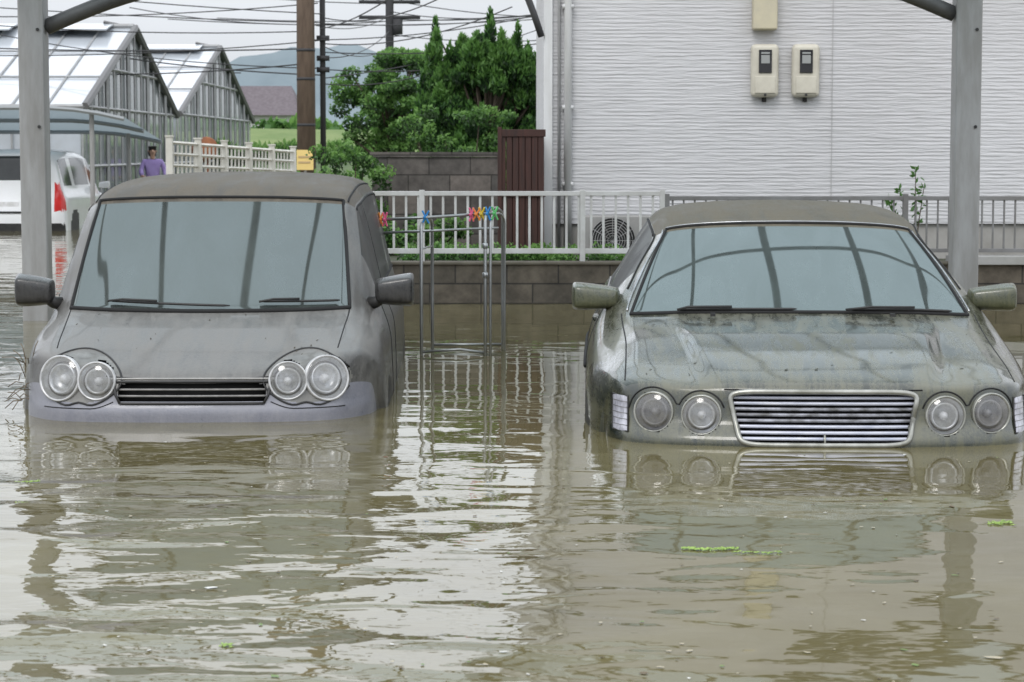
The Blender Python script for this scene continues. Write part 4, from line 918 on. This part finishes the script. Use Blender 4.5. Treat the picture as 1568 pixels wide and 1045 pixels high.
# ------------------------------------------------------------------ person
def skin(name,V,E,Rd,matl,parent,root=0):
    me=bpy.data.meshes.new(name); me.from_pydata(V,E,[]); me.materials.append(matl)
    o=link(bpy.data.objects.new(name,me),parent); o.modifiers.new('s','SKIN')
    for i,r in enumerate(Rd):
        d=me.skin_vertices[0].data[i]; d.radius=(r,r) if not hasattr(r,'__len__') else r; d.use_root=(i==root)
    s=o.modifiers.new('ss','SUBSURF'); s.levels=2; s.render_levels=2
    return o
pe=empty('person',(-7.18,45.6,-.42),R(15))
skinm=mat('skin',(.45,.28,.2),rough=.5); shirt=mat('purple_shirt',(.26,.19,.42),(.32,.25,.50),rough=.8,scale=5); trou=mat('dark_trousers',(.03,.035,.05),rough=.8); hair=mat('hair',(.012,.01,.01),rough=.5)
skin('shirt',[(0,0,.95),(0,.0,1.12),(0,0,1.32),(0,.01,1.42),(.17,0,1.38),(.24,-.03,1.2),(-.17,0,1.38),(-.24,-.04,1.2),(.25,-.12,1.08),(-.23,-.16,1.09)],[(0,1),(1,2),(2,3),(2,4),(4,5),(2,6),(6,7),(5,8),(7,9)],[(.15,.11),(.14,.10),(.16,.11),(.07,.06),.06,.052,.06,.052,.05,.05],shirt,pe)
skin('trousers',[(0,0,.98),(0,0,.88),(.09,0,.8),(.10,-.02,.48),(.10,.02,.1),(-.09,0,.8),(-.11,-.03,.48),(-.11,.02,.1)],[(0,1),(1,2),(2,3),(3,4),(1,5),(5,6),(6,7)],[(.14,.1),(.14,.11),.09,.065,.05,.09,.065,.05],trou,pe)
V=[(0,.01,1.40),(0,0,1.48),(0,-.005,1.56),(0,-.005,1.63)];E=[(0,1),(1,2),(2,3)];Rd=[.055,.05,(.072,.085),(.07,.085)]
skin('head',V,E,Rd,skinm,pe)
skin('hair',[(0,.015,1.60),(0,.012,1.66),(0,.035,1.55)],[(0,1),(0,2)],[(.082,.088),(.055,.065),(.06,.05)],hair,pe)
mb=MB(); mb.lathe((0,-.09,1.575),(0,-1,-.2),[(.014,0),(.010,.015),(.001,.02)],8,0)
for s in (-1,1): mb.lathe((s*.03,-.083,1.60),(0,-1,0),[(.010,0),(.001,.004)],8,1); mb.lathe((s*.078,.0,1.585),(s,0,0),[(.022,0),(.018,.012),(.001,.014)],8,0)
mb.box((-.022,-.088,1.535),(.022,-.08,1.542),1); mb.build('face_features',[skinm,hair],pe)
for s in (-1,1):
    x=s*.24; skin('forearm_hand',[(x,-.11,1.09),(x-s*.06,-.26,1.06),(x-s*.08,-.32,1.07),(x-s*.09,-.38,1.07)],[(0,1),(1,2),(2,3)],[.04,.028,(.034,.018),(.034,.014)],skinm,pe)
    for k in range(4): skin('finger',[(x-s*.09+(k-1.5)*.018,-.36,1.07),(x-s*.09+(k-1.5)*.019,-.415,1.06),(x-s*.09+(k-1.5)*.019,-.44-.006*(k in(1,2)),1.035)],[(0,1),(1,2)],[.009,.008,.007],skinm,pe)
    skin('thumb',[(x-s*.10,-.31,1.075),(x-s*.14,-.35,1.085),(x-s*.145,-.385,1.075)],[(0,1),(1,2)],[.012,.010,.008],skinm,pe)
    skin('shoe',[(s*.105,.03,.06),(s*.11,-.12,.035)],[(0,1)],[.05,.04],black,pe)
# ------------------------------------------------------------------ floating debris
mb=MB()
for k in range(380):
    y=4.6+8*random.random()**1.3; x=random.uniform(-.26,.26)*y
    if -2.35<x<-.5 and y>9.6: continue
    if .3<x<2.3 and y>8.9: continue
    s=random.uniform(.003,.008)*(2.0 if random.random()<.05 else 1); n_=random.choice((4,5,6)); a0=random.uniform(0,6.28); st=random.uniform(1,2.2)
    ca,sa=math.cos(a0),math.sin(a0); P=[]
    for i in range(n_):
        a=2*math.pi*i/n_; r=s*random.uniform(.6,1.1); px_,py2=r*st*math.cos(a),r*math.sin(a); P.append((x+px_*ca-py2*sa,y+px_*sa+py2*ca,.002+random.uniform(0,.0015)))
    mb.add(P,[tuple(range(n_))],random.choice((0,0,1,1,1,2,3)))
mb.build('floating_debris',[mat('leaf_bit_brown',(.10,.07,.03)),mat('scum_pale',(.38,.34,.24)),mat('foam_white',(.6,.6,.57)),mat('leaf_bit_green',(.12,.2,.04))],None)
mb=MB()
def weed(x0,x1,y,n_,w_):
    for k in range(n_):
        x=random.uniform(x0,x1); yy=y+random.gauss(0,w_)+.01*math.sin(x*40); l=random.uniform(.004,.014); a=random.gauss(0,.9)
        dx,dy=math.cos(a)*l,math.sin(a)*l; ww=.0025
        mb.add([(x-dx,yy-dy,.003),(x+ww,yy-ww,.005),(x+dx,yy+dy,.003),(x-ww,yy+ww,.006)],[(0,1,2,3)],0)
weed(.51,.68,6.72,150,.010); weed(.66,.80,6.66,35,.006); weed(1.52,1.60,7.2,60,.018); weed(-.70,-.67,5.4,14,.015); weed(-1.78,-1.70,8.1,24,.01)
mb.build('floating_waterweed',[mat('weed_green',(.20,.34,.06),(.30,.42,.10),rough=.6,scale=40)],None)
